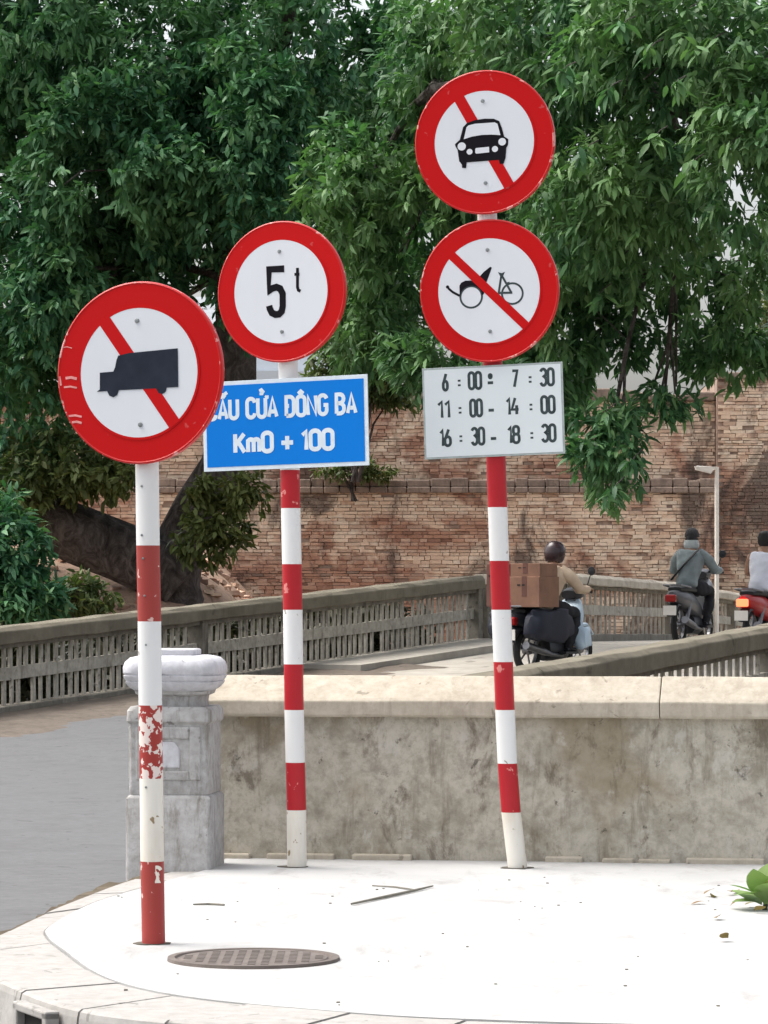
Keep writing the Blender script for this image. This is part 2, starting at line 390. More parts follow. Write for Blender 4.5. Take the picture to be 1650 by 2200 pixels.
# stones: walk the outer curve in about .42 m lengths
cum = [0.]
for i in range(1, n): cum.append(cum[-1]+((co[i]+ci[i])*.5-(co[i-1]+ci[i-1])*.5).length)
def at(s):
    for i in range(1, n):
        if cum[i] >= s:
            t = (s-cum[i-1])/max(1e-6, cum[i]-cum[i-1]); return ci[i-1].lerp(ci[i], t), co[i-1].lerp(co[i], t)
    return ci[-1], co[-1]
s = 0.; k = 0; inlet = None
while s < cum[-1]-.1:
    ln = rnd.uniform(.38, .5) if s > 4.6 else rnd.uniform(.7, .95)
    e = min(s+ln, cum[-1]); gap = .006; m = MB(); nn = 4; dz = rnd.uniform(-.008, .002)
    pts = [at(s+gap+(e-s-2*gap)*q/nn) for q in range(nn+1)]
    prof = []
    for ii, oo in pts:
        c = .022/max(.05, (oo-ii).length)
        prof.append([(ii.lerp(oo, .02), -.25), (ii.lerp(oo, .02), -.004+dz), (ii.lerp(oo, .05), .0+dz), (ii.lerp(oo, 1-c), dz-.002), (ii.lerp(oo, 1-c*.25), dz-.01), (oo, dz-.03), (oo.lerp(ii, -.06), -.25)])
    vs = [(p.x, p.y, z) for pr in prof for p, z in pr]; q7 = 7
    fs = [(i*q7+j, i*q7+j+1, (i+1)*q7+j+1, (i+1)*q7+j) for i in range(nn) for j in range(6)]
    fs += [tuple(range(7)), tuple(nn*q7+j for j in range(7))[::-1]]
    mid = at((s+e)/2)[1]
    if inlet is None and mid.x > -1.27 and mid.y < 12.0: inlet = (pts, dz)
    m.add(vs, fs).build('kerb_stone', M['kerb'], pave)
    s = e; k += 1
# drain inlet let into the face of one kerb stone
ii, oo = inlet[0][1]; i2, o2 = inlet[0][3]
dv = (o2-oo).normalized(); nv = Vector((dv.y, -dv.x, 0))
if nv.y > 0: nv = -nv
ang = math.atan2(dv.y, dv.x)
g = link('drain_inlet', MB().box(-.13, .13, -.02, .02, -.15, -.05).mesh('drain_inlet', M['dark']), pave, (oo+o2)/2+nv*.008+Vector((0, 0, 0)), (0, 0, ang))
for bx in ((-.17, -.13, -.05, .0, -.15, -.02), (.13, .17, -.05, .0, -.15, -.02), (-.17, .17, -.05, .0, -.05, -.022)):
    MB().box(*bx).build('inlet_frame', M['kerb'], g, bevel=.006)
m = MB(); last = None
for i in range(0, 46):        # dirt and dead leaves washed along the kerb
    o_, i_ = co[i], ci[i]; out = (o_-i_).normalized(); w = .09+.10*abs(mnoise.noise(Vector((i*.35, 2, 0))))*2+.05*mnoise.noise(Vector((i*1.3, 7, 0)))
    ring = [(o_-out*.012, -.012+.012*mnoise.noise(Vector((i*.9, 1, 0)))), (o_+out*w*.6, -.02+.03*mnoise.noise(Vector((i*.8, 5, 0)))), (o_+out*w*1.6, -.16)]
    ring = [(p.x, p.y, z) for p, z in ring]
    if last: m.add(last+ring, [(0, 1, 4, 3), (1, 2, 5, 4)])
    last = ring
tag(m.build('gutter_dirt', M['earth'], smooth=True), kind='structure')
# manhole cover
mc = P(545, 2062, EYE*F/(2062-HZ))
mh = tag(empty('manhole_cover', (mc.x, mc.y, .004)), 'round rusty brown manhole cover in the pale pavement', 'manhole')
MB().lathe([(0, .006), (.27, .006), (.275, .0), (.285, .0), (.29, .008), (.315, .008), (.318, -.01)], 56).build('lid', M['iron'], mh)
mb = MB()
for i in range(-5, 6):
    for j in range(-5, 6):
        if math.hypot(i, j) < 5.1: mb.box(i*.048-.014, i*.048+.014, j*.048-.014, j*.048+.014, .006, .008)
tag(mb.build('lid_studs', M['iron'], mh), kind='stuff')

# ------------------------------------------------------------------ low wall with coping and end pillar
wdir = Vector((1, -.148, 0)).normalized(); wr = math.atan2(wdir.y, wdir.x)
W0 = Vector((-.86, 17.44, 0))
fw = tag(empty('parapet_wall', W0, wr), 'low grey mottled concrete wall with pale coping behind the two far sign posts', 'wall')
def panel(x0, x1, seed):
    m = MB(); nx_, nz = int((x1-x0)/.06)+1, 16; vs = []; fs = []
    for j in range(nz+1):
        for i in range(nx_+1):
            x = x0+(x1-x0)*i/nx_; z = -.25+.975*j/nz
            vs.append((x, .004*mnoise.noise(Vector((x*3, z*3, seed))), z))
    for j in range(nz):
        for i in range(nx_): fs.append((j*(nx_+1)+i, j*(nx_+1)+i+1, (j+1)*(nx_+1)+i+1, (j+1)*(nx_+1)+i))
    m.add(vs, fs); m.box(x0, x1, .012, .22, -.25, .725)
    return m
panel(.0, 7, 3).build('wall_body', M['wall'], fw, smooth=True)
prof = [(-.055, .716), (-.062, .728), (-.062, .795), (-.045, .81), (.10, .918), (.13, .918), (.285, .8), (.285, .716)]
for x0, x1 in ((-.02, 2.25), (2.254, 4.6), (4.604, 7)):
    m = MB(); k = 14; vs = []; fs = []; q8 = len(prof)
    for i in range(k+1):
        x = x0+(x1-x0)*i/k
        for y, z in prof: vs.append((x, y+rnd.uniform(-.002, .002), z+rnd.uniform(-.0025, .0025)))
    for i in range(k):
        for j in range(q8): fs.append((i*q8+j, i*q8+(j+1) % q8, (i+1)*q8+(j+1) % q8, (i+1)*q8+j))
    fs += [tuple(range(q8)), tuple(k*q8+j for j in range(q8))[::-1]]
    m.add(vs, fs).build('coping', M['coping'], fw, bevel=.006)
x = .05
while x < 5.5:                # broken mortar ledge at the foot
    w = rnd.uniform(.12, .4)
    if rnd.random() < .8: MB().box(x, x+w, -.03-rnd.uniform(0, .012), .01, -.05, .018+rnd.uniform(0, .014)).build('foot_ledge', M['coping'], fw, bevel=.008)
    x += w+rnd.uniform(.02, .12)

pc = Vector((-1.02, 16.92, 0))
pil = tag(empty('gate_pillar', pc, R(-7)), 'squat whitewashed stone pillar with bulging capital at the wall end', 'pillar'); pil.scale = (.94, .94, 1)
def sq(mb, prof, n=6, bul=0.):   # squared lathe with rounded corners; prof: (half, z, corner radius)
    rings = []
    for h, z, cr in prof:
        r = []
        for qx, qy, a0 in ((1, 1, 0), (-1, 1, 90), (-1, -1, 180), (1, -1, 270)):
            for k in range(n+1):
                a = R(a0+90*k/n); r.append((qx*(h-cr)+cr*math.cos(a), qy*(h-cr)+cr*math.sin(a), z))
        rings.append(r)
    m = len(rings[0]); vs = [v for r in rings for v in r]
    fs = [(i*m+q, i*m+(q+1) % m, (i+1)*m+(q+1) % m, (i+1)*m+q) for i in range(len(rings)-1) for q in range(m)]
    fs += [tuple(range(m))[::-1], tuple((len(rings)-1)*m+q for q in range(m))]
    return mb.add(vs, fs)
sq(MB(), [(.222, -.3, .02), (.222, .34, .02), (.214, .352, .02), (.20, .36, .02)]).build('base', M['pillar'], pil, smooth=True)
sq(MB(), [(.203, .36, .02), (.207, .372, .02), (.207, .40, .02)]).build('band', M['pillar'], pil, smooth=True)
die = sq(MB(), [(.206, .40, .02), (.206, .70, .02), (.220, .715, .03), (.220, .765, .04), (.205, .785, .04)]).build('shaft', M['pillar'], pil, smooth=True)
for rz in (0, R(-90)):        # raised frame round a sunken panel on the two faces seen
    fr = empty('panel_frame'); fr.parent = pil; fr.rotation_euler = (0, 0, rz)
    bpy.data.objects.remove(fr)
    m = MB()
    for bx in ((-.17, -.11, .43, .69), (.11, .17, .43, .69), (-.11, .11, .63, .69), (-.11, .11, .43, .475)):
        m.box(bx[0], bx[1], -.216, -.2, bx[2], bx[3])
    m.build('panel_frame', M['pillar'], pil, rot=(0, 0, rz), bevel=.008)
    MB().poly([(-.07, .49), (.06, .49), (.06, .58), (.03, .615), (-.07, .615)], -.212, -.2).build('panel_plaque', M['capital'], pil, rot=(0, 0, rz), bevel=.006)
sq(MB(), [(.16, .78, .05), (.155, .81, .05), (.16, .835, .05), (.185, .845, .06), (.19, .86, .06)]).build('neck', M['pillar'], pil, smooth=True)
sq(MB(), [(.19, .86, .08), (.215, .875, .09), (.232, .895, .09), (.236, .905, .09), (.230, .907, .09), (.240, .92, .09), (.245, .935, .09), (.238, .938, .09), (.246, .95, .09), (.246, .975, .09), (.238, 1.0, .09), (.215, 1.022, .09), (.17, 1.032, .08)]).build('capital', M['capital'], pil, smooth=True)
sq(MB(), [(.115, 1.03, .02), (.118, 1.036, .02), (.118, 1.058, .02), (.112, 1.064, .02)]).build('top_slab', M['capital'], pil, smooth=True)

# ------------------------------------------------------------------ bridge rails
def rail(name, pts, label, height, barpitch, cap=.17, capw=.17, capmat='railcap', bars2=True, lastrow=None):
    """pts: (x, y, base z). Coping, two rows of upright bars with a plain band between, posts at the corners."""
    root = tag(empty(name, pts[0]), label, 'railing'); o = Vector(pts[0])
    barme = {}
    for seg in range(len(pts)-1):
        A, B = Vector(pts[seg])-o, Vector(pts[seg+1])-o
        flat = Vector((B.x-A.x, B.y-A.y, 0)); ln = flat.length; u = flat/ln; nn = Vector((u.y, -u.x, 0)); sl_ = (B.z-A.z)/ln
        ang = math.atan2(u.y, u.x)
        def slab(t0, t1, w0, w1, h0, h1, nm, mat, bev=.0, jit=0, cham=0):
            k = max(1, int((t1-t0)/.35)); m = MB(); vs = []; fs = []
            for i in range(k+1):
                t = t0+(t1-t0)*i/k; c = A+u*t; zb = A.z+sl_*t
                pr = [(w0, h0), (w0, h1-cham), (w0+cham*1.2, h1), (w1-cham*1.2, h1), (w1, h1-cham), (w1, h0)] if cham else [(w0, h0), (w0, h1), (w1, h1), (w1, h0)]
                for w, h in pr:
                    p = c+nn*(w+rnd.uniform(-jit, jit)); vs.append((p.x, p.y, zb+h+rnd.uniform(-jit, jit)))
            q = len(pr)
            for i in range(k):
                for j in range(q): fs.append((i*q+j, i*q+(j+1) % q, (i+1)*q+(j+1) % q, (i+1)*q+j))
            fs += [tuple(range(q)), tuple(k*q+j for j in range(q))[::-1]]
            return m.add(vs, fs).build(nm, mat, root, bevel=bev)
        slab(.0, ln, -capw, capw, height-cap, height, 'coping', M[capmat], .01, .008, .045)
        slab(.0, ln, -.11, .11, -.35, .09, 'base', M['rail'], .01, .006)
        hm0, hm1 = .09+(height-cap-.09)*.40, .09+(height-cap-.09)*.60
        slab(.0, ln, -.03, .03, hm0, hm1, 'middle_band', M['bar'], .0, .004)
        slab(.0, ln, -.075, .07, height-cap-.05, height-cap-.003, 'top_band', M['rail'], .0, .003)
        np_ = max(1, round(ln/6.8))
        for i in range(np_+1):
            t = ln*i/np_; c = A+u*t
            hh = height-cap-.002
            link('post', MB().box(-.06, .06, -.10, .09, -.35, hh).mesh('post', M['rail']), root, (c.x, c.y, A.z+sl_*t), (0, 0, ang))
        nb = int(ln/barpitch)
        for row, (h0, h1) in enumerate(((.085, hm0+.004), (hm1-.004, height-cap-.045))):
            key = (row,)
            for i in range(nb):
                t = (i+.5)*ln/nb
                if min(abs(t-ln*q/np_) for q in range(np_+1)) < .15: continue
                if rnd.random() < .02: continue
                if key not in barme: barme[key] = MB().box(-.024, .024, -.012, .016, h0, h1).mesh('baluster', M['bar'])
                c = A+u*t
                link('baluster', barme[key], root, (c.x+rnd.uniform(-.006, .006), c.y, A.z+sl_*t), (0, rnd.uniform(-.02, .02), ang), (rnd.uniform(.75, 1.15), 1, 1))
    return root
def rp(t, u=0.): p = RL(t, u); return (p.x, p.y, .06+.051*t)
rail('bridge_railing', [rp(-3.), rp(10.7)], 'mossy grey concrete railing with two rows of slots climbing left to right', .9, .135)
rail('bridge_railing', [(1.3, 44.75, .62), (2.35, 46, .64), (4.4, 54, .53), (7.4, 64, .17)], 'pale concrete railing behind the motorbikes, running away along the bridge', .9, .36, .14, .2, 'railpale')
rail('bridge_railing', [(1.12-.473*2, 27.6-.881*2, -.16-.11), (1.12, 27.6, -.16), (3.58, 32.2, .125), (8.2, 40.8, .60)], 'near grey concrete parapet rising to the right edge behind the low wall', .88, .165, .19, .17)

# ------------------------------------------------------------------ old brick wall
cw = tag(empty('citadel_wall', (0, 64, 0)), 'weathered red brick fortress wall with a dark ledge behind the bridge', 'wall')
YW = 64.
def Z(py, Y): return EYE-(py-HZ)/F*Y
def Xp(px, Y): return (px-CX)/F*Y
bricks = []                 # x, y, z, length, height, depth offset
def brickfield(x0, x1, z0, z1, yf, h=.064, l=.235, skip=.03):
    z = z0; row = 0
    while z < z1:
        hh = h*rnd.uniform(.72, 1.25); x = x0+(row % 2)*l*.5-l*rnd.random()*.3
        while x < x1:
            ll = l*rnd.uniform(.45, 1.35)
            if rnd.random() > skip: bricks.append((max(x, x0), yf, z, min(ll, x1-max(x, x0))-.010, hh-.009, rnd.uniform(-.022, .012)))
            x += ll
        z += hh; row += 1
zl = Z(1060, YW)
xR = Xp(1545, YW)
brickfield(Xp(-120, YW), xR, -.3, zl, YW)
brickfield(Xp(-120, YW+.7), xR, zl+.25, Z(862, YW+.7), YW+.7)
brickfield(xR+.02, xR+2.2, -.3, Z(815, YW+.4), YW+.4)
m = MB()
m.box(Xp(-200, YW), xR, YW+.035, YW+4, -.5, zl-.0)
m.box(Xp(-200, YW), xR, YW+.735, YW+4.01, zl+.005, Z(862, YW+.7))
m.box(xR+.002, xR+3, YW+.435, YW+4.02, -.5, Z(815, YW+.4))
for v in range(len(m.v)): m.v[v] = (m.v[v][0], m.v[v][1]-64, m.v[v][2])
m.build('wall_core', M['mortar'], cw)
x = Xp(-150, YW)
while x < xR-.1:             # projecting ledge courses and weathered top stones
    w = min(rnd.uniform(.15, .45), xR-x-.004)
    MB().box(x, x+w-.012, -.02-rnd.uniform(0, .06), .8, zl+.003, zl+.12).build('ledge_stone', M['dark_stone'], cw, bevel=.02)
    MB().box(x, x+w-.012, .02-rnd.uniform(0, .06), .82, zl+.124, zl+.26+rnd.uniform(-.03, .03)).build('ledge_stone', M['dark_stone'], cw, bevel=.02)
    zt = Z(862, YW+.7)
    MB().box(x, x+w-.012, .6-rnd.uniform(0, .05), 2.2, zt+.005, zt+.15+rnd.uniform(-.05, .1)).build('cap_stone', M['dark_stone'], cw, bevel=.03)
    x += w
x = xR
while x < xR+2.4:
    w = rnd.uniform(.4, .8)
    zt = Z(815, YW+.4)
    MB().box(x+.006, x+w-.006, .34, 2.6, zt+.004, zt+.12+rnd.uniform(-.04, .08)).build('cap_stone', M['dark_stone'], cw, bevel=.03); x += w
def score(b):
    px = CX+b[0]/b[1]*F; py = HZ-(b[2]-EYE)/b[1]*F
    return abs(px-980)/420+abs(py-1140)/85
bricks.sort(key=score)
unit = MB().box(-.5, .5, -.5, .5, -.5, .5).mesh('brick', M['brick'])
rest = MB()
for i, (x, y, z, l, h, dp) in enumerate(bricks):
    if l < .05: continue
    c = (x+l/2, y-64+.03+dp*.0, z+h/2); dep = .12
    if i < 300:
        link('brick', unit, cw, (c[0], c[1]+.03-dp, c[2]), (rnd.uniform(-.03, .03), rnd.uniform(-.02, .02), rnd.uniform(-.03, .03)), (l, dep, h))
    else:
        j = lambda: rnd.uniform(-.008, .008)
        rest.hexa([(c[0]-l/2+j(), c[1]-dp-.03, c[2]-h/2+j()), (c[0]+l/2+j(), c[1]-dp-.03, c[2]-h/2+j()), (c[0]+l/2, c[1]+.08, c[2]-h/2), (c[0]-l/2, c[1]+.08, c[2]-h/2),
                   (c[0]-l/2+j(), c[1]-dp-.03, c[2]+h/2+j()), (c[0]+l/2+j(), c[1]-dp-.03, c[2]+h/2+j()), (c[0]+l/2, c[1]+.08, c[2]+h/2), (c[0]-l/2, c[1]+.08, c[2]+h/2)])
tag(rest.build('brickwork', M['brick'], cw), kind='stuff')

# pale house glimpsed through the trees
hs = tag(empty('house', (Xp(560, 85), 85, -.4)), 'pale grey house glimpsed between trees behind the blue plate', 'house')
M['housewall'] = m_plain('pale_render', (.62, .66, .70), .8, .06, 1)
M['houseroof'] = m_plain('grey_roof', (.25, .27, .29), .7, .15, 3)
zt = Z(808, 85)+.4
MB().box(-2, 2.2, 0, 6, 0, zt+1.2).build('wall', M['housewall'], hs)
MB().box(-2.3, 2.5, -.5, -.004, zt-.12, zt+.10).build('eave', M['housewall'], hs)
MB().box(-2.3, 2.5, -.42, -.006, zt-.2, zt-.125).build('gutter', M['houseroof'], hs)
MB().add([(-2.2, -.1, zt+1.2), (2.4, -.1, zt+1.2), (2.4, 6.1, zt+1.2), (-2.2, 6.1, zt+1.2), (-2.2, 3, zt+2.2), (2.4, 3, zt+2.2)], [(0, 1, 5, 4), (2, 3, 4, 5), (1, 2, 5), (3, 0, 4), (3, 2, 1, 0)]).build('roof', M['houseroof'], hs)
for wx in (-1.2, .9):
    w_ = MB().box(wx-.4, wx+.4, -.06, -.004, zt-2.2, zt-.9).build('window', M['housewall'], hs)
    MB().box(wx-.33, wx+.33, -.064, -.0615, zt-2.13, zt-.97).build('pane', M['houseroof'], w_)

# ------------------------------------------------------------------ signs
def glyph(ch):
    """strokes on centre lines in a box about .5 wide and 1 high; returns (strokes, advance)"""
    def arc(cx, cy, rx, ry, a0, a1, n=8): return [(cx+rx*math.cos(R(a0+(a1-a0)*i/n)), cy+ry*math.sin(R(a0+(a1-a0)*i/n))) for i in range(n+1)]
    def ring(x0, x1, y0, y1, r):
        return (arc(x1-r, y1-r, r, r, 90, 0, 5)+arc(x1-r, y0+r, r, r, 0, -90, 5)+arc(x0+r, y0+r, r, r, -90, -180, 5)+arc(x0+r, y1-r, r, r, 180, 90, 5), True)
    S = {
     '0': ([ring(0, .42, 0, 1, .2)], .42), 'O': ([ring(0, .42, 0, 1, .19)], .42),
     '1': ([([(0, .78), (.17, .98), (.17, 0)], False)], .2),
     '3': ([(arc(.2, .77, .21, .23, 160, -80, 9)+arc(.2, .27, .22, .27, 85, -160, 9), False)], .42),
     '4': ([([(.24, 1), (.0, .3), (.46, .3)], False), ([(.33, .55), (.33, 0)], False)], .44),
     '6': ([([(.30, 1), (.03, .42)], False), ring(0, .42, 0, .55, .2)], .42),
     '7': ([([(0, .98), (.42, .98), (.14, 0)], False)], .42),
     '8': ([ring(.02, .40, .52, 1, .17), ring(0, .42, 0, .53, .19)], .42),
     'C': ([(arc(.21, .78, .21, .22, 0, 180, 8)+arc(.21, .22, .21, .22, 180, 360, 8), False)], .42),
     'U': ([([(0, 1)]+arc(.21, .22, .21, .22, 180, 360, 8)+[(.42, 1)], False)], .42),
     'A': ([([(0, 0), (.22, 1), (.44, 0)], False), ([(.08, .27), (.36, .27)], False)], .44),
     'D': ([([(0, 0), (0, 1), (.2, 1)]+arc(.2, .76, .21, .24, 80, 0, 5)+arc(.2, .24, .21, .24, 0, -80, 5)+[(.2, 0), (0, 0)], False), ([(-.09, .52), (.15, .52)], False)], .42),
     'N': ([([(0, 0), (0, 1), (.42, 0), (.42, 1)], False)], .42),
     'G': ([(arc(.21, .78, .21, .22, 10, 180, 8)+arc(.21, .22, .21, .22, 180, 360, 8)+[(.42, .48), (.25, .48)], False)], .42),
     'B': ([([(0, 0), (0, 1), (.2, 1)]+arc(.2, .77, .19, .23, 80, -80, 6)+[(.05, .53)], False), ([(.2, .53)]+arc(.2, .265, .21, .265, 80, -80, 6)+[(0, 0)], False)], .42),
     'K': ([([(0, 0), (0, 1)], False), ([(.42, 1), (.03, .42)], False), ([(.14, .58), (.43, 0)], False)], .43),
     'm': ([([(0, 0), (0, .68)], False), ([(0, .5)]+arc(.13, .52, .13, .16, 180, 0, 6)+[(.26, 0)], False), ([(.26, .5)]+arc(.39, .52, .13, .16, 180, 0, 6)+[(.52, 0)], False)], .52),
     '+': ([([(-.08, .42), (.46, .42)], False), ([(.19, .06), (.19, .78)], False)], .38),
     ':': ([([(.05, .2), (.05, .32)], False), ([(.05, .48), (.05, .60)], False)], .1),
     '-': ([([(0, .32), (.2, .32)], False)], .2), ' ': ([], .18),
     'o': ([ring(0, .16, .62, .82, .08)], .16),
    }
    acc = {'Ầ': ('A', 'hat', 'grave'), 'Ử': ('U', 'horn', 'hook'), 'Đ': ('D',), 'Ô': ('O', 'hat')}
    if ch in acc:
        st, w = S[acc[ch][0]]; st = list(st); c = w/2
        for a_ in acc[ch][1:]:
            if a_ == 'hat': st.append(([(c-.14, 1.13), (c, 1.25), (c+.14, 1.13)], False))
            if a_ == 'grave': st.append(([(c+.12, 1.42), (c+.22, 1.26)], False))
            if a_ == 'horn': st.append(([(w, 1.0), (w+.09, 1.04), (w+.1, 1.14)], False))
            if a_ == 'hook': st.append(([(c-.1, 1.36), (c, 1.42), (c+.07, 1.34), (c, 1.24), (c, 1.16)], False))
        return st, w
    if ch == 'Đ': return S['D']
    st, w = S[ch]
    if ch in 'D' : st = st[:1]
    return st, w
def write(par, mat, text, x0, x1, zb, h, sw, y, space=.2):
    """lay text from x0 to x1 (both outer edges), base line zb, cap height h"""
    adv = 0; items = []
    for c in text:
        st, w = glyph(c); items.append((st, adv)); adv += w+space
    adv -= space; kx = (x1-x0-sw)/adv; q = 0
    for st, a_ in items:
        if not st: continue
        mb = MB()
        for pts, closed in st:
            mb.ribbon([(x0+sw/2+(a_+px_)*kx, zb+sw/2+pz*(h-sw)) for px_, pz in pts], sw, y-.00012*(q % 7), closed=closed); q += 1
        mb.build('letter', M[mat], par)

def post(root, base, centre, bands, Y, r=.047):
    """centre: list (py, px); bands: list (py_top, py_bottom, material)"""
    def cx(py):
        for (a0, x0), (a1, x1) in zip(centre, centre[1:]):
            if a0 <= py <= a1: return x0+(x1-x0)*(py-a0)/(a1-a0)
        return centre[-1][1] if py > centre[-1][0] else centre[0][1]
    for p0, p1, mat in bands:
        k = max(2, int((p1-p0)/40)); pts = []
        for i in range(k+1):
            py = p1+(p0-p1)*i/k; q = P(cx(py), py, Y)-base; pts.append(q)
        m = MB(); seg = 20; vs = []; fs = []
        for q in pts:
            for s_ in range(seg):
                an = s_*2*math.pi/seg; vs.append((q.x+r*math.cos(an), q.y+r*math.sin(an), q.z))
        for i in range(len(pts)-1):
            for s_ in range(seg): fs.append((i*seg+s_, i*seg+(s_+1) % seg, (i+1)*seg+(s_+1) % seg, (i+1)*seg+s_))
        fs += [tuple(range(seg))[::-1], tuple((len(pts)-1)*seg+s_ for s_ in range(seg))]
        m.add(vs, fs).build('red_stripe' if 'red' in mat else 'white_stripe', M[mat], root, smooth=True)

def foot_dirt_shade(root, r, seed):  # flat dark patch: dirt at the post foot plus its painted contact shadow
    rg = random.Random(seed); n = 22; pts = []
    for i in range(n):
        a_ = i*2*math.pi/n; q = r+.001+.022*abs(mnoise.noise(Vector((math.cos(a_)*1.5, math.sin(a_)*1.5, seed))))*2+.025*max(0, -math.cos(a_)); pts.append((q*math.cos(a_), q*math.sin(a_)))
    MB().flat(pts, -.01, .004).build('foot_dirt_shade', M['dirt_shade'], root)
def disc(root, base, px, py, Y, ry_px, yaw, pict, slash=None, ry0=.713, tilt=0, scuffs=()):
    rad = ry_px/F*Y; c = P(px, py, Y)-base+Vector((0, -.062, 0))
    d_ = MB().lathe([(0, -.004), (rad*.985, -.004), (rad*.985, .004), (0, .004)], 72, 'y').build('round_sign', M['red_sign'], root, loc=c, rot=(tilt, 0, R(yaw)))
    rim = MB(); vs = []; fs = []
    MB.lathe(rim, [(rad*.975, -.0045), (rad*.985, -.0065), (rad, -.003), (rad*1.004, .006), (rad*1.0, .02), (rad*.985, .02), (rad*.98, .003)], 72, 'y')
    rim.build('rim', M['red_rim'], d_, smooth=True)
    MB().lathe([(0, -.0062), (rad*ry0, -.0062), (rad*ry0, -.003)], 72, 'y').build('white_face', M['white_sign'], d_)
    MB().lathe([(rad*ry0-.001, -.0066), (rad*(ry0+.025), -.0066), (rad*(ry0+.025), -.003)], 72, 'y').build('inner_edge', M['red_sign'], d_)
    if slash:
        an, w = R(slash[0]), slash[1]*rad; ln = rad*(ry0+.01)
        t = Vector((math.cos(an), -math.sin(an))); nn = Vector((-t.y, t.x)); q = slash[2]*rad if len(slash) > 2 else 0
        cs = [(t*ln*sg+nn*(w/2*sn+q)) for sg, sn in ((-1, -1), (1, -1), (1, 1), (-1, 1))]
        MB().poly([(v.x, v.y) for v in cs], -.0078, -.006).build('slash', M['red_sign'], d_)
    for nm, mat, fn in pict:
        m = MB(); fn(m, rad); m.build(nm, M[mat], d_)
    for bx, bz in ((-.02, .57), (.02, -.57)):
        MB().lathe([(0, -.0125), (.007, -.012), (.0095, -.009), (.0095, -.006)], 12, 'y').build('bolt', M['bolt'], d_, loc=(bx*rad, 0, bz*rad))
    for bz in (.45, -.45):    # clamp straps on the back
        MB().box(-.06, .06, .004, .10, bz*rad-.02, bz*rad+.02).build('clamp', M['bolt'], d_)
    if scuffs:
        for i, (ax, az, bx_, bz_, w) in enumerate(scuffs): MB().ribbon([(ax*rad, az*rad), ((ax+bx_)/2*rad, (az+bz_)/2*rad+.004), (bx_*rad, bz_*rad)], w*rad, -.0052-.0001*i).build('paint_scuff', M['scuff'], d_)
    return d_
M['scuff'] = m_plain('scuffed_paint', (.78, .30, .28), .6, .2, 40)

def plate(root, base, px, py, Y, w_px, h_px, yaw, roll, face, frame, bw, back=.055):
    w = w_px/F*Y/math.cos(R(yaw)); h = h_px/F*Y; c = P(px, py, Y)-base+Vector((0, -back, 0))
    d_ = MB().box(-w/2, w/2, -.003, .003, -h/2, h/2).build('plate', M[frame], root, loc=c, rot=(0, R(roll), R(yaw)), bevel=.001)
    b_ = bw*h
    MB().box(-w/2+b_, w/2-b_, -.0048, -.0035, -h/2+b_, h/2-b_).build('plate_face', M[face], d_)
    MB().box(-.05, .05, .003, .05, -.02, .02).build('clamp', M['bolt'], d_)
    return d_, w, h
def zp(ox, oy, sc, cx_, cy_, rx, ry):       # picture-sheet coordinates -> unit sign coordinates
    return lambda x, y: ((x-cx_)/rx, -(y-cy_)/ry)
def circ(x, y, r, n=20, kx=1): return [(x+r*kx*math.cos(i*2*math.pi/n), y+r*math.sin(i*2*math.pi/n)) for i in range(n)]

# --- near post: lorry sign
YA = 13.24; baseA = P(330, 2028, YA); baseA.z = 0
sA = tag(empty('sign_post', baseA), 'nearest red and white post carrying the no-lorries sign, standing by the manhole', 'road sign', 'traffic sign posts')
post(sA, baseA, [(640, 310), (1000, 316), (1170, 318), (1335, 321), (1515, 323), (1670, 325), (1850, 327), (2032, 330)],
     [(640, 1172, 'white_post'), (1172, 1335, 'red_faded'), (1335, 1515, 'white_post'), (1515, 1672, 'red_chipped'), (1672, 1850, 'white_dirty'), (1850, 2032, 'red_faded')], YA, .045)
U = zp(0, 0, 1, 833, 920, 742, 804)
truck = [U(*q) for q in [(455, 1080), (482, 1060), (482, 912), (605, 905), (620, 870), (635, 800), (650, 765), (745, 745), (1185, 715), (1190, 1055), (1088, 1057), (1075, 1095), (1048, 1112), (1015, 1105), (990, 1062), (655, 1070), (640, 1112), (605, 1132), (568, 1116), (548, 1075)]]
disc(sA, baseA, 302, 803, YA, 195, -22, [('lorry_symbol', 'navy_sign', lambda m, r: m.poly([(x*r, z*r) for x, z in truck], -.0072-.0012, -.0075))], (53.5, .15, .01),
     scuffs=[(-.98, -.02, -.96, -.12, .03), (-.9, -.04, -.76, -.05, .03), (-.92, -.14, -.76, -.15, .02), (-.86, -.46, -.7, -.47, .022), (-.82, -.53, -.7, -.54, .025), (-.94, .3, -.82, .29, .01)])
# faded card-suit stencil low on the post
m = MB(); q0 = P(338, 1880, YA-.0425)-baseA
m.ribbon([(q0.x+.012*math.cos(i*.6)+rnd.uniform(-.002, .002), q0.z+.018+.014*math.sin(i*.6)+rnd.uniform(-.002, .002)) for i in range(10)], .013, q0.y)
m.poly([(q0.x-.004, q0.z+.005), (q0.x+.005, q0.z+.004), (q0.x+.006, q0.z-.014), (q0.x+.014, q0.z-.03), (q0.x-.012, q0.z-.031), (q0.x-.005, q0.z-.014)], q0.y-.0006, q0.y-.0002)
m.build('stencil_mark', M['white_dirty'], sA)
for py_, px_ in ((1045, 306), (1150, 306), (1200, 309), (1280, 312), (1385, 315), (1690, 315)):
    q = P(px_, py_, YA)-baseA; q.y -= .043
    MB().lathe([(0, -.004), (.004, -.003), (.005, .003)], 10, 'y').build('rivet_hole', M['bolt'], sA, loc=q)

foot_dirt_shade(sA, .045, 2)
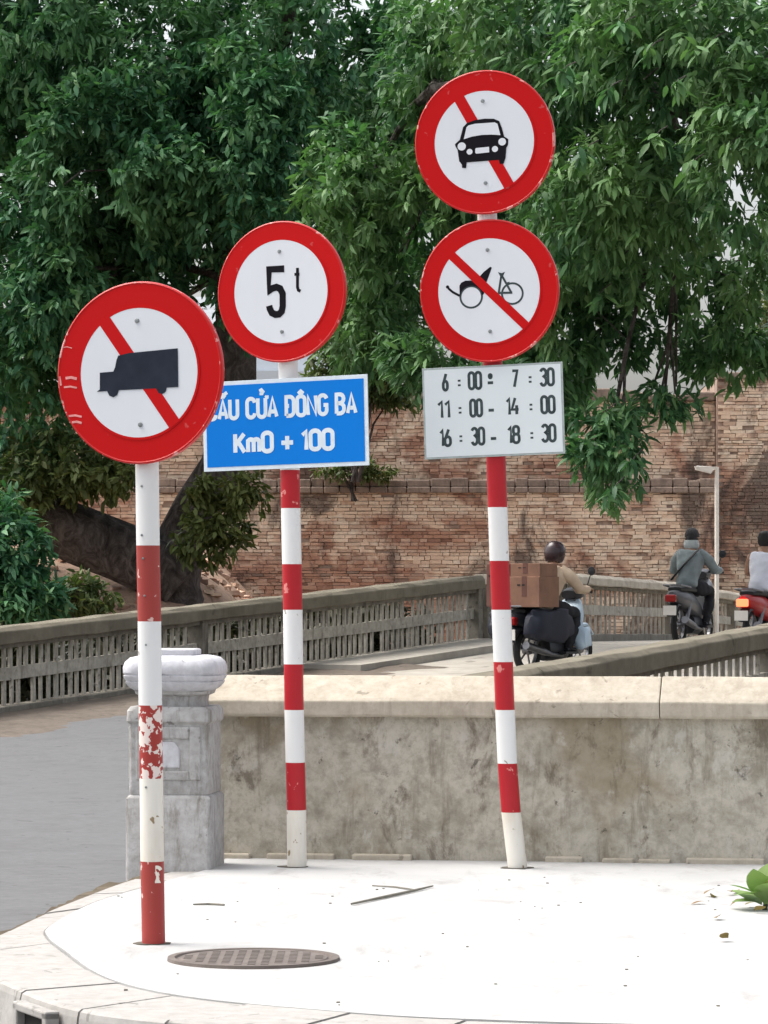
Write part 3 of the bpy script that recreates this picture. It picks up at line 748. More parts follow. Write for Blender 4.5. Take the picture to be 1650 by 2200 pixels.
# --- middle post: weight limit and blue plate
YB = 16.86; baseB = P(638, 1863, YB); baseB.z = 0
sB = tag(empty('sign_post', baseB), 'middle red and white post with the weight limit sign and blue place-name plate', 'road sign', 'traffic sign posts')
post(sB, baseB, [(500, 612), (790, 619), (1010, 623), (1310, 629), (1530, 632), (1740, 637), (1870, 638)],
     [(520, 1010, 'white_post')] + [(a_, b_, m_) for a_, b_, m_ in ((1010, 1092, 'red_post'), (1092, 1212, 'white_post'), (1212, 1310, 'red_post'), (1310, 1427, 'white_post'), (1427, 1525, 'red_post'), (1525, 1638, 'white_post'), (1638, 1740, 'red_post'), (1740, 1870, 'white_dirty'))], YB, .0475)
U5 = zp(0, 0, 1, 675, 652, 529, 583)
def tee(m, r):
    p = [U5(*q) for q in [(815, 462), (815, 620), (822, 645), (840, 655)]]; m.ribbon([(x*r, z*r) for x, z in p], .045*r, -.0075)
    p = [U5(*q) for q in [(790, 515), (832, 515)]]; m.ribbon([(x*r, z*r) for x, z in p], .04*r, -.0078)
def five(m, r):
    p = [U5(*q) for q in [(705, 465), (578, 465), (578, 648), (600, 625), (640, 614), (672, 628), (692, 670), (693, 770), (685, 815), (662, 838), (632, 840), (602, 825), (585, 790), (580, 765)]]
    m.ribbon([(x*r, z*r) for x, z in p], .098*r, -.0075)
disc(sB, baseB, 605, 629, YB, 151, -24, [('figure', 'black_sign', five), ('letter', 'black_sign', tee)], None, .735)
pl, w, h = plate(sB, baseB, 613, 911, YB, 358, 193, -24, -1.3, 'blue_sign', 'pale_frame', .045)
write(pl, 'pale_frame', 'CẦU CỬA ĐÔNG BA', -.475*w, .44*w, .06*h, .255*h, .045*h, -.0053, .18)
write(pl, 'pale_frame', 'Km0 + 100', -.315*w, .30*w, -.325*h, .255*h, .05*h, -.0053, .17)

foot_dirt_shade(sB, .0475, 5)
# --- right post: two round signs and the times plate
YC = 16.80; baseC = P(1112, 1864, YC); baseC.z = 0
sC = tag(empty('sign_post', baseC), 'leaning red and white post with two stacked prohibition signs and a timetable plate', 'road sign', 'traffic sign posts')
post(sC, baseC, [(180, 1038), (475, 1047), (770, 1058), (1000, 1066), (1205, 1073), (1420, 1081), (1525, 1085), (1640, 1090), (1745, 1098), (1870, 1113)],
     [(200, 500, 'white_post'), (500, 1090, 'red_post'), (1090, 1205, 'white_post'), (1205, 1310, 'red_post'), (1310, 1422, 'white_post'), (1422, 1525, 'red_post'), (1525, 1640, 'white_post'), (1640, 1745, 'red_post'), (1745, 1870, 'white_dirty')], YC, .0475)
UC = zp(0, 0, 1, 782, 734, 638, 668)
def car(m, r):
    p = [UC(*q) for q in [(515, 745), (560, 705), (590, 590), (625, 553), (700, 527), (790, 518), (870, 522), (920, 545), (945, 610), (965, 690), (1003, 715), (1000, 770), (985, 795), (978, 890), (960, 942), (925, 942), (918, 905), (622, 918), (618, 970), (582, 968), (578, 935), (555, 905), (540, 800), (520, 765)]]
    m.poly([(x*r, z*r) for x, z in p], -.0084, -.0075)
def carw(m, r):
    def pp(l): return [(x*r, z*r) for x, z in (UC(*q) for q in l)]
    m.poly(pp([(597, 702), (622, 592), (640, 575), (700, 562), (880, 556), (905, 570), (932, 676), (850, 668), (760, 668), (670, 680)]), -.0092, -.0084)
    for x, y, q in ((578, 768, 38), (948, 738, 35), (650, 820, 27), (882, 803, 28)): m.poly(pp(circ(x, y, q)), -.0092, -.0084)
    m.poly(pp([(702, 795), (712, 788), (828, 780), (830, 832), (712, 840), (702, 832)]), -.0092, -.0084)
disc(sC, baseC, 1040, 309, YC, 154, -16, [('car_symbol', 'black_sign', car), ('car_symbol_lights', 'white_sign', carw)], (60, .155, .0), .715)
UY = zp(0, 0, 1, 680, 668, 590, 610)
def cyclo(m, r):
    def pp(l): return [(x*r, z*r) for x, z in (UY(*q) for q in l)]
    arc_ = [(530+96*math.cos(R(a_)), 718-96*math.sin(R(a_))) for a_ in range(5, 176, 15)]
    m.poly(pp([(432, 705), (430, 620), (445, 595), (480, 578), (540, 578), (590, 575), (600, 548), (640, 505), (692, 465), (706, 472), (680, 545), (655, 610), (640, 690)] + arc_), -.0074, -.0066)
    m.ribbon(pp([(325, 622), (340, 645), (375, 675), (432, 706)]), .032*r, -.0076); m.poly(pp(circ(328, 628, 14, 12)), -.0079, -.0066)
def cyclow(m, r):
    m.ribbon([(x*r, z*r) for x, z in (UY(*q) for q in circ(530, 718, 92, 32))], .028*r, -.0068, closed=True)
def cyclog(m, r):
    def pp(l): return [(x*r, z*r) for x, z in (UY(*q) for q in l)]
    m.ribbon(pp(circ(880, 698, 88, 32)), .028*r, -.0068, closed=True)
    m.poly(pp([(758, 512), (790, 522), (818, 510), (802, 545), (775, 545)]), -.0070, -.0064)
    for i, l in enumerate(([(788, 530), (763, 700)], [(790, 540), (872, 690)], [(763, 690), (880, 690)], [(825, 612), (858, 606)])): m.ribbon(pp(l), .03*r, -.0071-.0002*i)
disc(sC, baseC, 1050, 627, YC, 153, -16, [('pedicab_symbol', 'black_sign', cyclo), ('pedicab_wheel_symbol', 'grey_print', cyclow), ('bicycle_symbol', 'grey_print', cyclog)], (43.3, .125, -.0), .735)
pl, w, h = plate(sC, baseC, 1059, 884, YC, 298, 196, -16, -1.8, 'white_plate', 'grey_frame', .022)
sw = .032*h
for zr, cols in ((.255, (('6', -.36, -.31), (':', -.245, -.225), ('00', -.175, -.07), ('o', -.03, .005), ('-', -.03, .005), ('7', .135, .19), (':', .26, .28), ('30', .335, .445))),
                 (-.045, (('11', -.40, -.30), (':', -.245, -.225), ('00', -.17, -.07), ('-', -.03, .005), ('14', .09, .19), (':', .26, .28), ('00', .335, .445))),
                 (-.355, (('16', -.39, -.30), (':', -.245, -.225), ('30', -.165, -.06), ('-', -.02, .015), ('18', .095, .19), (':', .26, .28), ('30', .335, .445)))):
    for tx, a_, b_ in cols:
        if tx == '-': a_ -= .012; b_ += .012
        write(pl, 'grey_print', tx, a_*w, b_*w, zr*h-.02*h, .21*h, sw, -.0053, .13)

foot_dirt_shade(sC, .0475, 9)
# ------------------------------------------------------------------ slim lamp post in front of the brick wall
YL = 56.; q = P(1540, 1330, YL)
lp = tag(empty('lamp_post', (q.x, q.y, .4)), 'slim white post with a short arm against the brick wall', 'post')
M['whitemetal'] = m_plain('white_metal', (.72, .68, .62), .5, .1, 5)
hz = Z(1003, YL)-.4
MB().tube([(0, 0, 0), (0, 0, hz)], .035, 10).build('pole', M['whitemetal'], lp, smooth=True)
MB().tube([(.03, 0, hz-.03), (-.33, -.02, hz-.01)], .028, 8).build('arm', M['whitemetal'], lp, smooth=True)
MB().add([(-.36, -.06, hz+.01), (-.02, -.06, hz-.0), (-.02, .06, hz-.0), (-.36, .06, hz+.01), (-.34, -.05, hz-.05), (-.1, -.05, hz-.11), (-.1, .05, hz-.11), (-.34, .05, hz-.05)], [(3, 2, 1, 0), (4, 5, 6, 7), (0, 1, 5, 4), (1, 2, 6, 5), (2, 3, 7, 6), (3, 0, 4, 7)]).build('lamp_head', M['whitemetal'], lp)

# ------------------------------------------------------------------ motorbikes and riders
M['skin'] = m_plain('skin', (.36, .20, .13), .55, .06, 12)
M['tyre'] = m_plain('tyre_rubber', (.018, .018, .018), .85, .3, 40)
M['chrome'] = m_plain('dull_metal', (.20, .20, .21), .45, .1, 10, 1)
M['blackp'] = m_plain('black_plastic', (.02, .02, .024), .4, .3, 10)
M['seat'] = m_plain('black_vinyl', (.015, .015, .016), .6, .2, 30)
M['hair'] = m_plain('black_hair', (.012, .010, .010), .6, .4, 60)
M['greyshirt'] = m_plain('grey_green_cloth', (.20, .235, .24), .9, .18, 9, bump=.2)
M['whiteshirt'] = m_plain('white_cloth', (.72, .73, .80), .9, .06, 9, bump=.2)
M['tanshirt'] = m_plain('tan_cloth', (.55, .42, .30), .9, .12, 9, bump=.2)
M['trousers'] = m_plain('black_cloth', (.018, .018, .022), .9, .25, 12, bump=.2)
M['scarf'] = m_plain('pale_scarf', (.40, .43, .43), .9, .2, 14)
M['capcloth'] = m_plain('dark_cap', (.03, .028, .03), .8, .3, 20)
M['helmet'] = m_plain('dark_helmet', (.035, .02, .022), .25, .2, 10)
M['carton'] = m_plain('brown_cardboard', (.22, .115, .075), .9, .18, 5)
M['carton2'] = m_plain('dark_cardboard', (.13, .06, .045), .9, .2, 5)
M['bag'] = m_plain('navy_bag', (.012, .014, .025), .7, .3, 8)
M['bluebag'] = m_plain('pale_blue_plastic', (.48, .60, .70), .4, .08, 6)
M['redp'] = m_plain('red_plastic', (.40, .02, .02), .3, .1, 8)
M['darkgrey'] = m_plain('dark_grey_paint', (.09, .09, .095), .35, .2, 8)
M['silver'] = m_plain('silver_paint', (.42, .43, .45), .3, .1, 8, .4)
def m_emit(name, c, e):
    t = NT(name); t.fin(c, .3); t.set(t.b.inputs['Emission Color'], c); t.b.inputs['Emission Strength'].default_value = e; return t.m
M['tail'] = m_emit('lit_tail_lamp', (1., .10, .04), 2.2)
M['tailoff'] = m_plain('red_lens', (.3, .01, .01), .2, .1)

def motorbike(name, loc, heading, label, body, trim, lit, group='motorbikes on the bridge'):
    r = tag(empty(name, loc, heading), label, 'motorbike', group); r.scale = (.92,)*3
    for x in (-.6, .62):
        w = MB(); tor = []
        for i in range(28):
            a_ = i*2*math.pi/28; tor.append((x+.25*math.cos(a_), 0, .29+.25*math.sin(a_)))
        seg = 8; vs = []; fs = []
        for i in range(28):
            a_ = i*2*math.pi/28
            for k in range(seg):
                b_ = k*2*math.pi/seg; rr = .245+.045*math.cos(b_); vs.append((rr*math.cos(a_), .045*math.sin(b_), rr*math.sin(a_)))
        for i in range(28):
            for k in range(seg): fs.append((i*seg+k, ((i+1) % 28)*seg+k, ((i+1) % 28)*seg+(k+1) % seg, i*seg+(k+1) % seg))
        wh = w.add(vs, fs).build('wheel', M['tyre'], r, smooth=True, loc=(x, 0, .29))
        m = MB().lathe([(.20, -.02), (.215, -.02), (.215, .02), (.20, .02), (.20, -.02)], 28, 'y'); m.lathe([(0, -.05), (.05, -.045), (.05, .045), (0, .05)], 12, 'y')
        for k in range(5):
            a_ = k*2*math.pi/5; m.tube([(.04*math.cos(a_), 0, .04*math.sin(a_)), (.205*math.cos(a_), 0, .205*math.sin(a_))], .012, 6)
        m.build('rim', M['chrome'], wh)
    # body shell: lofted along x with rounded sections (half width, bottom, top)
    def loft(secs, nm, mat, par=r, n=12):
        vs = []; fs = []
        for x, hw, z0, z1 in secs:
            for k in range(n):
                a_ = k*2*math.pi/n; c_, s_ = math.cos(a_), math.sin(a_)
                vs.append((x, hw*math.copysign(abs(c_)**.7, c_), (z0+z1)/2+(z1-z0)/2*math.copysign(abs(s_)**.7, s_)))
        for i in range(len(secs)-1):
            for k in range(n): fs.append((i*n+k, i*n+(k+1) % n, (i+1)*n+(k+1) % n, (i+1)*n+k))
        fs += [tuple(range(n))[::-1], tuple((len(secs)-1)*n+k for k in range(n))]
        return MB().add(vs, fs).build(nm, mat, par, smooth=True)
    loft([(-.95, .04, .66, .74), (-.85, .10, .58, .76), (-.6, .14, .50, .76), (-.3, .15, .42, .74), (0, .13, .36, .62), (.2, .11, .30, .50)], 'body', body)
    loft([(-.80, .10, .74, .80), (-.6, .14, .73, .83), (-.2, .14, .72, .80), (.08, .09, .66, .74)], 'seat', M['seat'])
    loft([(.20, .12, .28, .52), (.34, .20, .34, .80), (.42, .19, .50, .92), (.50, .12, .62, .96)], 'leg_shield', trim)
    loft([(.36, .10, .92, 1.02), (.46, .13, .90, 1.06), (.58, .10, .92, 1.04), (.62, .05, .95, 1.0)], 'head_cowl', body)
    loft([(.42, .05, .50, .56), (.55, .075, .56, .62), (.72, .075, .57, .62), (.88, .06, .46, .50)], 'front_mudguard', trim)
    loft([(-.98, .06, .40, .46), (-.85, .075, .52, .58), (-.65, .08, .55, .60)], 'rear_mudguard', M['blackp'])
    loft([(-.25, .12, .16, .42), (.0, .15, .14, .42), (.22, .10, .18, .38)], 'engine', M['blackp'])
    for sy in (-1, 1):
        MB().tube([(.62, sy*.07, .29), (.42, sy*.06, .92)], .022, 8).build('fork_leg', M['chrome'], r, smooth=True)
        MB().tube([(-.6, sy*.10, .30), (-.45, sy*.12, .62)], .028, 8).build('shock', M['chrome'], r, smooth=True)
        mi = MB().tube([(.42, sy*.22, 1.02), (.40, sy*.30, 1.22)], .007, 6).build('mirror', M['blackp'], r)
        g_ = MB(); g_.lathe([(0, -.012), (.05, -.008), (.055, .0), (.05, .008), (0, .012)], 16, 'y'); g_.build('mirror_glass', M['blackp'], mi, loc=(.39, sy*.32, 1.26), rot=(0, 0, R(90)))
    MB().tube([(.36, -.34, 1.0), (.42, -.2, 1.03), (.45, 0, 1.0), (.42, .2, 1.03), (.36, .34, 1.0)], .018, 8).build('handlebar', M['blackp'], r, smooth=True)
    MB().tube([(0, -.14, .22), (-.3, -.16, .24), (-.5, -.17, .28), (-.92, -.18, .36)], [.02, .025, .045, .05], 10).build('exhaust', M['chrome'], r, smooth=True)
    MB().box(-.1, .2, -.25, .25, .24, .27).build('footrest', M['blackp'], r)
    MB().box(-1.02, -.93, -.075, .075, .60, .70).build('tail_lamp', M['tail'] if lit else M['tailoff'], r, bevel=.02)
    MB().box(-1.03, -1.015, -.09, .09, .42, .55).build('number_plate', M['whitemetal'], r, rot=(0, R(0), 0))
    MB().tube([(-.55, -.15, .80), (-.92, -.12, .83), (-.97, 0, .83), (-.92, .12, .83), (-.55, .15, .80)], .013, 6).build('grab_rail', M['chrome'], r, smooth=True)
    return r

def skin(name, chains, mat, parent, root=0, sub=2):
    """chains: lists of (key, x, y, z, r); shared keys join"""
    idx = {}; vs = []; rr = []; es = []
    for ch in chains:
        prev = None
        for it in ch:
            k = it if isinstance(it, str) else it[0]
            if k not in idx: idx[k] = len(vs); vs.append(it[1:4]); rr.append(it[4])
            if prev is not None and (prev, idx[k]) not in es: es.append((prev, idx[k]))
            prev = idx[k]
    me = bpy.data.meshes.new(name); me.from_pydata(vs, es, []); me.materials.append(mat)
    o = bpy.data.objects.new(name, me); COL.objects.link(o); o.parent = parent
    md = o.modifiers.new('skin', 'SKIN'); md.use_smooth_shade = True
    if not me.skin_vertices: 
        bpy.context.view_layer.objects.active = o; o.select_set(True); bpy.ops.mesh.customdata_skin_add(); o.select_set(False)
    sv = me.skin_vertices[0].data
    for i, q in enumerate(rr):
        sv[i].radius = (q, q) if not hasattr(q, '__len__') else q; sv[i].use_root = (i == root)
    s_ = o.modifiers.new('sub', 'SUBSURF'); s_.levels = s_.render_levels = sub+(1 if name != 'body' else 0)
    if name != 'body':
        tx = bpy.data.textures.get('folds') or bpy.data.textures.new('folds', 'CLOUDS'); tx.noise_scale = .09
        dm_ = o.modifiers.new('folds', 'DISPLACE'); dm_.texture = tx; dm_.strength = .045; dm_.mid_level = .5
    return o

def rider(loc, heading, label, shirt, top, sleeveless=False, lean=0., feet_down=False):
    r = tag(empty('person', loc, heading), label, 'person', 'riders on the bridge'); r.scale = (.92,)*3
    L = lean
    def arm(s):
        n = 'L' if s > 0 else 'R'
        base = [('sh'+n, -.06+L, s*.18, 1.265, .062), ('ua'+n, .02+L, s*.24, 1.16, .052), ('el'+n, .10+L, s*.29, 1.04, .043), ('fa'+n, .24, s*.31, 1.03, .038), ('wr'+n, .33, s*.30, 1.035, .028), ('pa'+n, .375, s*.29, 1.035, (.04, .02))]
        out = [['ch']+base]
        for k, (dy, ln) in enumerate(((-.036, .03), (-.012, .036), (.012, .034), (.034, .026))):
            out.append(['pa'+n, ('f%d%s' % (k, n), .405, s*.29+dy, 1.04, .010), ('g%d%s' % (k, n), .408+ln*.3, s*.29+dy, 1.012, .009), ('h%d%s' % (k, n), .385, s*.29+dy, .99, .008)])
        out.append(['wr'+n, ('t1'+n, .35, s*.25, 1.02, .012), ('t2'+n, .38, s*.235, 1.005, .010)])
        return out
    def leg(s):
        n = 'L' if s > 0 else 'R'
        if feet_down and s < 0:
            return [['hip', ('th'+n, -.12, s*.10, .80, .095), ('tm'+n, .08, s*.20, .74, .085), ('kn'+n, .22, s*.26, .64, .062), ('ca'+n, .12, s*.27, .36, .052), ('an'+n, .06, s*.27, .09, .036), ('to'+n, .20, s*.28, .035, .033)]]
        return [['hip', ('th'+n, -.12, s*.10, .80, .095), ('tm'+n, .08, s*.15, .77, .085), ('kn'+n, .26, s*.18, .73, .062), ('ca'+n, .17, s*.18, .50, .052), ('an'+n, .08, s*.17, .325, .036), ('to'+n, .23, s*.18, .295, .033)]]
    torso = [('hip', -.2, 0, .83, (.13, .15)), ('wa', -.19+L*.4, 0, .98, (.115, .14)), ('ch', -.12+L*.8, 0, 1.16, (.12, .165)), ('nb', -.07+L, 0, 1.30, .07), ('ne', -.04+L, 0, 1.36, .052), ('hb', -.01+L, 0, 1.43, (.082, .075)), ('hm', .0+L, 0, 1.49, (.095, .08)), ('ht', -.005+L, 0, 1.55, (.075, .065))]
    face = [['hm', ('no', .10+L, 0, 1.465, .016)], ['hm', ('eaL', .0+L, .088, 1.47, .018)], ['hm', ('eaR', .0+L, -.088, 1.47, .018)]]
    cover = {'hip': .7, 'wa': .75, 'ch': .8, 'th': .7, 'tm': .7, 'kn': .7, 'ca': .7, 'an': .8}
    if not sleeveless: cover.update({'sh': .8, 'ua': .8, 'el': .8, 'fa': .85})
    def slim(c):
        out = []
        for i in c:
            if isinstance(i, str): out.append(i); continue
            k = cover.get(i[0] if i[0] in cover else i[0][:-1], 1) if not i[0][0] in 'fgh' or i[0] == 'hip' or i[0][:2] == 'fa' else 1
            out.append(tuple(i[:4])+((tuple(q*k for q in i[4]) if hasattr(i[4], '__len__') else i[4]*k),))
        return out
    skin('body', [slim(c) for c in [torso]+arm(1)+arm(-1)+leg(1)+leg(-1)+face], M['skin'], r)
    def grow(c, k): return [tuple(list(i[:4])+[(tuple(q+k for q in i[4]) if hasattr(i[4], '__len__') else i[4]+k)]) if not isinstance(i, str) else i for i in c]
    # shirt
    tor = grow([('hem', -.21, 0, .76, (.14, .165)), ('hip', -.2, 0, .88, (.135, .16)), torso[1], torso[2], ('nb', -.08+L, 0, 1.285, (.075, .12))], .03)
    ch = [tor]
    for s in (1, -1):
        aa = arm(s)[0]
        ch.append(grow(aa[:2], .004))
        if not sleeveless:
            pts = [Vector(a_[1:4]) for a_ in aa[1:6]]; pts[0] += Vector((-.01, -s*.07, .015))
            MB().tube([pts[0], pts[0].lerp(pts[1], .5), pts[1], pts[2].lerp(pts[1], .45)+Vector((0, 0, .005)), pts[2], pts[3].lerp(pts[2], .4), pts[3], pts[4]], [.07, .082, .078, .066, .07, .058, .054, .046], 12).build('sleeve', shirt, r, smooth=True)
    skin('shirt', ch, shirt, r)
    lg = []
    for s in (1, -1): lg.append(grow(leg(s)[0], .022))
    lg = [[('seat', -.26, 0, .84, (.13, .16)), ('hip', -.17, 0, .82, (.14, .165))]+l[1:-1]+[('cuff'+l[-2][0], l[-2][1]-.01, l[-2][2], l[-2][3]-.05, .05)] for l in lg]
    skin('trousers', lg, M['trousers'], r)
    for s in (1, -1):
        l = leg(s)[0]; an, to = l[-2], l[-1]
        MB().tube([(an[1]-.06, an[2], an[3]-.03), (an[1]+.02, an[2], an[3]-.025), (to[1]-.03, to[2], to[3]-.005), (to[1]+.06, to[2], to[3]-.012)], [.035, .045, .045, .022], 10, sq=(1, .8)).build('shoe', M['blackp'], r, smooth=True)
    hx = L-.0
    if top == 'cap':
        MB().lathe([(.0, .115), (.045, .105), (.08, .075), (.098, .03), (.102, -.01), (.098, -.02)], 20).build('cap', M['capcloth'], r, smooth=True, loc=(hx-.005, 0, 1.51))
        MB().tube([(hx+.07, 0, 1.505), (hx+.17, 0, 1.495)], [.085, .06], 14, sq=(1, .12)).build('cap_peak', M['capcloth'], r, smooth=True)
        MB().lathe([(.085, .0), (.105, .02), (.11, .06), (.10, .10), (.095, .12)], 20).build('scarf', M['scarf'], r, smooth=True, loc=(hx-.03, 0, 1.33))
        MB().lathe([(.0, .02), (.075, .015), (.09, -.03), (.085, -.10), (.06, -.12)], 18).build('hair', M['hair'], r, smooth=True, loc=(hx-.03, 0, 1.50))
        # strap across the back and small bag
        st = []
        for t in range(9):
            k = t/8; st.append((-.325+.06*math.sin(k*3.14)*-.3+.15*k*0+L*.5*k+.05*k*k*2.2, .16-.36*(1-k)+.0, .90+.42*k))
        MB().tube([(x_+.0, -y_, z_) for x_, y_, z_ in st], .032, 8, sq=(1, .4)).build('strap', M['seat'], r, smooth=True)
    elif top == 'hair':
        MB().lathe([(.0, .10), (.05, .092), (.085, .06), (.103, .01), (.10, -.05), (.08, -.10), (.05, -.12)], 20).build('hair', M['hair'], r, smooth=True, loc=(hx-.02, 0, 1.50))
    else:
        MB().lathe([(.0, .135), (.06, .125), (.105, .09), (.130, .03), (.132, -.03), (.122, -.09), (.10, -.13), (.085, -.135)], 24).build('helmet', M['helmet'], r, smooth=True, loc=(hx-.005, 0, 1.50), rot=(0, R(8), 0))
    return r

HEAD = math.atan2(.88, .473)
def onramp(px, Y, dz=0):
    x = Xp(px, Y); t = (Vector((x, Y, 0))-L0).dot(DIR); return Vector((x, Y, min(.06+.051*t, .62)+dz))
# loaded bike on the left
b1 = onramp(1188, 39.2); H1 = HEAD-R(6)
motorbike('motorbike', b1, H1, 'loaded dark motorbike with brown cartons on its rack', M['blackp'], M['bluebag'], False)
rider(b1, H1, 'person in dark helmet hidden behind brown cartons on the left motorbike', M['tanshirt'], 'helmet', lean=.05)
def onbike(b, H, x, y, z): return b+Matrix.Rotation(H, 3, 'Z') @ Vector((x, y, z))*.92
def carton(x, y, z, w, d_, h, mat, label, rot=0.):
    p = onbike(b1, H1, x, y, z); o = tag(empty('carton', p, H1+rot), label, 'box', 'cartons on the loaded motorbike')
    MB().box(-w/2, w/2, -d_/2, d_/2, 0, h).build('carton_box', M[mat], o, bevel=.006)
    MB().box(-w/2-.003, w/2+.003, -.03, .03, h*.35, h+.003).build('packing_tape', M['carton2'], o)
    for s_ in (-1, 1): MB().box(-w/2-.0035, -w/2-.001, s_*.03+.02, s_*.03+.06, h*.7, h*.75).build('hand_slot', M['dark'], o)
carton(-.70, -.16, .82, .42, .40, .34, 'carton', 'large brown carton on the rack of the loaded motorbike, lower of the stack')
carton(-.70, -.16, 1.163, .40, .38, .17, 'carton', 'shallow brown carton on top of the stack behind the helmeted rider', .04)
carton(-.66, .27, .82, .42, .24, .48, 'carton2', 'dark brown carton at the left side of the loaded motorbike', -.03)
def lump(name, c, rx, ry, rz, mat, label, cat, seed, grp=None):
    vs = []; fs = []; nu, nv = 20, 12
    for j in range(nv+1):
        th = math.pi*j/nv
        for i in range(nu):
            ph = 2*math.pi*i/nu; dvec = Vector((math.sin(th)*math.cos(ph), math.sin(th)*math.sin(ph), math.cos(th)))
            k = 1+.28*mnoise.noise(dvec*1.6+Vector((seed, 0, 0)))+.1*mnoise.noise(dvec*5+Vector((seed, 3, 0)))
            dvec = Vector([math.copysign(abs(q)**.6, q) for q in dvec]); vs.append((dvec.x*rx*k, dvec.y*ry*k, dvec.z*rz*k))
    for j in range(nv):
        for i in range(nu): fs.append((j*nu+i, j*nu+(i+1) % nu, (j+1)*nu+(i+1) % nu, (j+1)*nu+i))
    return tag(MB().add(vs, fs).build(name, M[mat], None, smooth=True, loc=c, rot=(0, 0, H1)), label, cat, grp)
lump('saddle_bag', onbike(b1, H1, -.55, -.28, .60), .40, .11, .19, 'bag', 'navy saddle bag slung on the right flank of the loaded motorbike', 'bag', 2)
lump('saddle_bag', onbike(b1, H1, -.55, .28, .60), .38, .11, .18, 'bag', 'navy saddle bag slung on the left flank of the loaded motorbike', 'bag', 5)
lump('plastic_bag', onbike(b1, H1, .28, -.25, .44), .10, .09, .13, 'bluebag', 'pale blue plastic bag hanging at the front of the loaded motorbike', 'bag', 9)
# rider in grey
b2 = onramp(1487, 44.); H2 = HEAD+R(6)
motorbike('motorbike', b2, H2, 'silver and black motorbike under the rider in grey', M['darkgrey'], M['silver'], False)
rider(b2, H2, 'person in grey shirt and dark cap with a strap across the back', M['greyshirt'], 'cap')
# rider in white, cut by the frame
b3 = onramp(1645, 42.); H3 = HEAD+R(4)
motorbike('motorbike', b3, H3, 'red motorbike with lit tail lamp at the right edge', M['redp'], M['redp'], True)
rider(b3, H3, 'person in white sleeveless vest at the right edge', M['whiteshirt'], 'hair', True)

# ------------------------------------------------------------------ foliage
def leafmesh(name, centres, axes, mat, L, Wd, per, seed, droop=.5, spread=1.0):
    rg = np.random.default_rng(seed); n = len(centres)*per
    c = np.repeat(np.array(centres), per, 0); ax = np.repeat(np.array(axes), per, 0)
    rv = rg.normal(size=(n, 3)); dv = ax*.7+rv*spread*.6; dv[:, 2] -= droop*rg.random(n)
    dv /= np.linalg.norm(dv, axis=1, keepdims=True)
    c = c+ax*rg.uniform(-.14, .05, (n, 1))+rg.normal(size=(n, 3))*.035
    ref = rg.normal(size=(n, 3))*.45; ref[:, 2] += 1
    sd = np.cross(dv, ref); sd /= np.linalg.norm(sd, axis=1, keepdims=True)+1e-9
    nm = np.cross(sd, dv)
    ln = L*rg.uniform(.6, 1.25, (n, 1)); wd = Wd*rg.uniform(.7, 1.2, (n, 1)); dr = rg.uniform(.05, .35, (n, 1))*ln
    V = np.empty((n, 6, 3))
    V[:, 0] = c
    V[:, 1] = c+dv*ln*.32+sd*wd*.5+nm*dr*.0; V[:, 2] = c+dv*ln*.32-sd*wd*.5
    V[:, 3] = c+dv*ln*.70+sd*wd*.38-nm*dr*.35; V[:, 4] = c+dv*ln*.70-sd*wd*.38-nm*dr*.35
    V[:, 5] = c+dv*ln-nm*dr
    base = (np.arange(n)*6)[:, None]
    quads = (base+np.array([[1, 2, 4, 3]])); t1 = base+np.array([[0, 2, 1]]); t2 = base+np.array([[3, 4, 5]])
    me = bpy.data.meshes.new(name); me.vertices.add(n*6); me.vertices.foreach_set('co', V.reshape(-1))
    loops = np.concatenate([t1, quads, t2], 1).reshape(-1); me.loops.add(len(loops)); me.loops.foreach_set('vertex_index', loops.astype(np.int32))
    me.polygons.add(n*3); st = np.arange(n)[:, None]*10+np.array([[0, 3, 7]]); me.polygons.foreach_set('loop_start', st.reshape(-1).astype(np.int32))
    me.update(calc_edges=True); me.materials.append(mat); me.validate(); return me
def crown(blobs, seed, thresh=-.12, freq=.8, dens=1.):
    """blobs: (px, py, Y, rx px, ry px, rY m, clusters, clear) -> twig tips inside ellipsoids, thinned by a noise field so the crown has clumps and holes"""
    rg = random.Random(seed); cs = []; axs = []
    for px, py, Y, rx, ry, rY, nclu in blobs:
        C = P(px, py, Y); k = 0; tries = 0; nclu = int(nclu*dens)
        while k < nclu and tries < nclu*12:
            tries += 1
            q = Vector((rg.gauss(0, 1), rg.gauss(0, 1), rg.gauss(0, 1))).normalized()*(rg.random()**.40)
            p = C+Vector((q.x*rx/F*Y, q.y*rY, q.z*ry/F*Y))
            if mnoise.noise(p*freq+Vector((seed, 0, 0))) < thresh: continue
            k += 1; cs.append(p); a_ = (q+Vector((rg.gauss(0, .5), rg.gauss(0, .5), rg.gauss(-.25, .4)))); axs.append(a_.normalized())
    return cs, axs
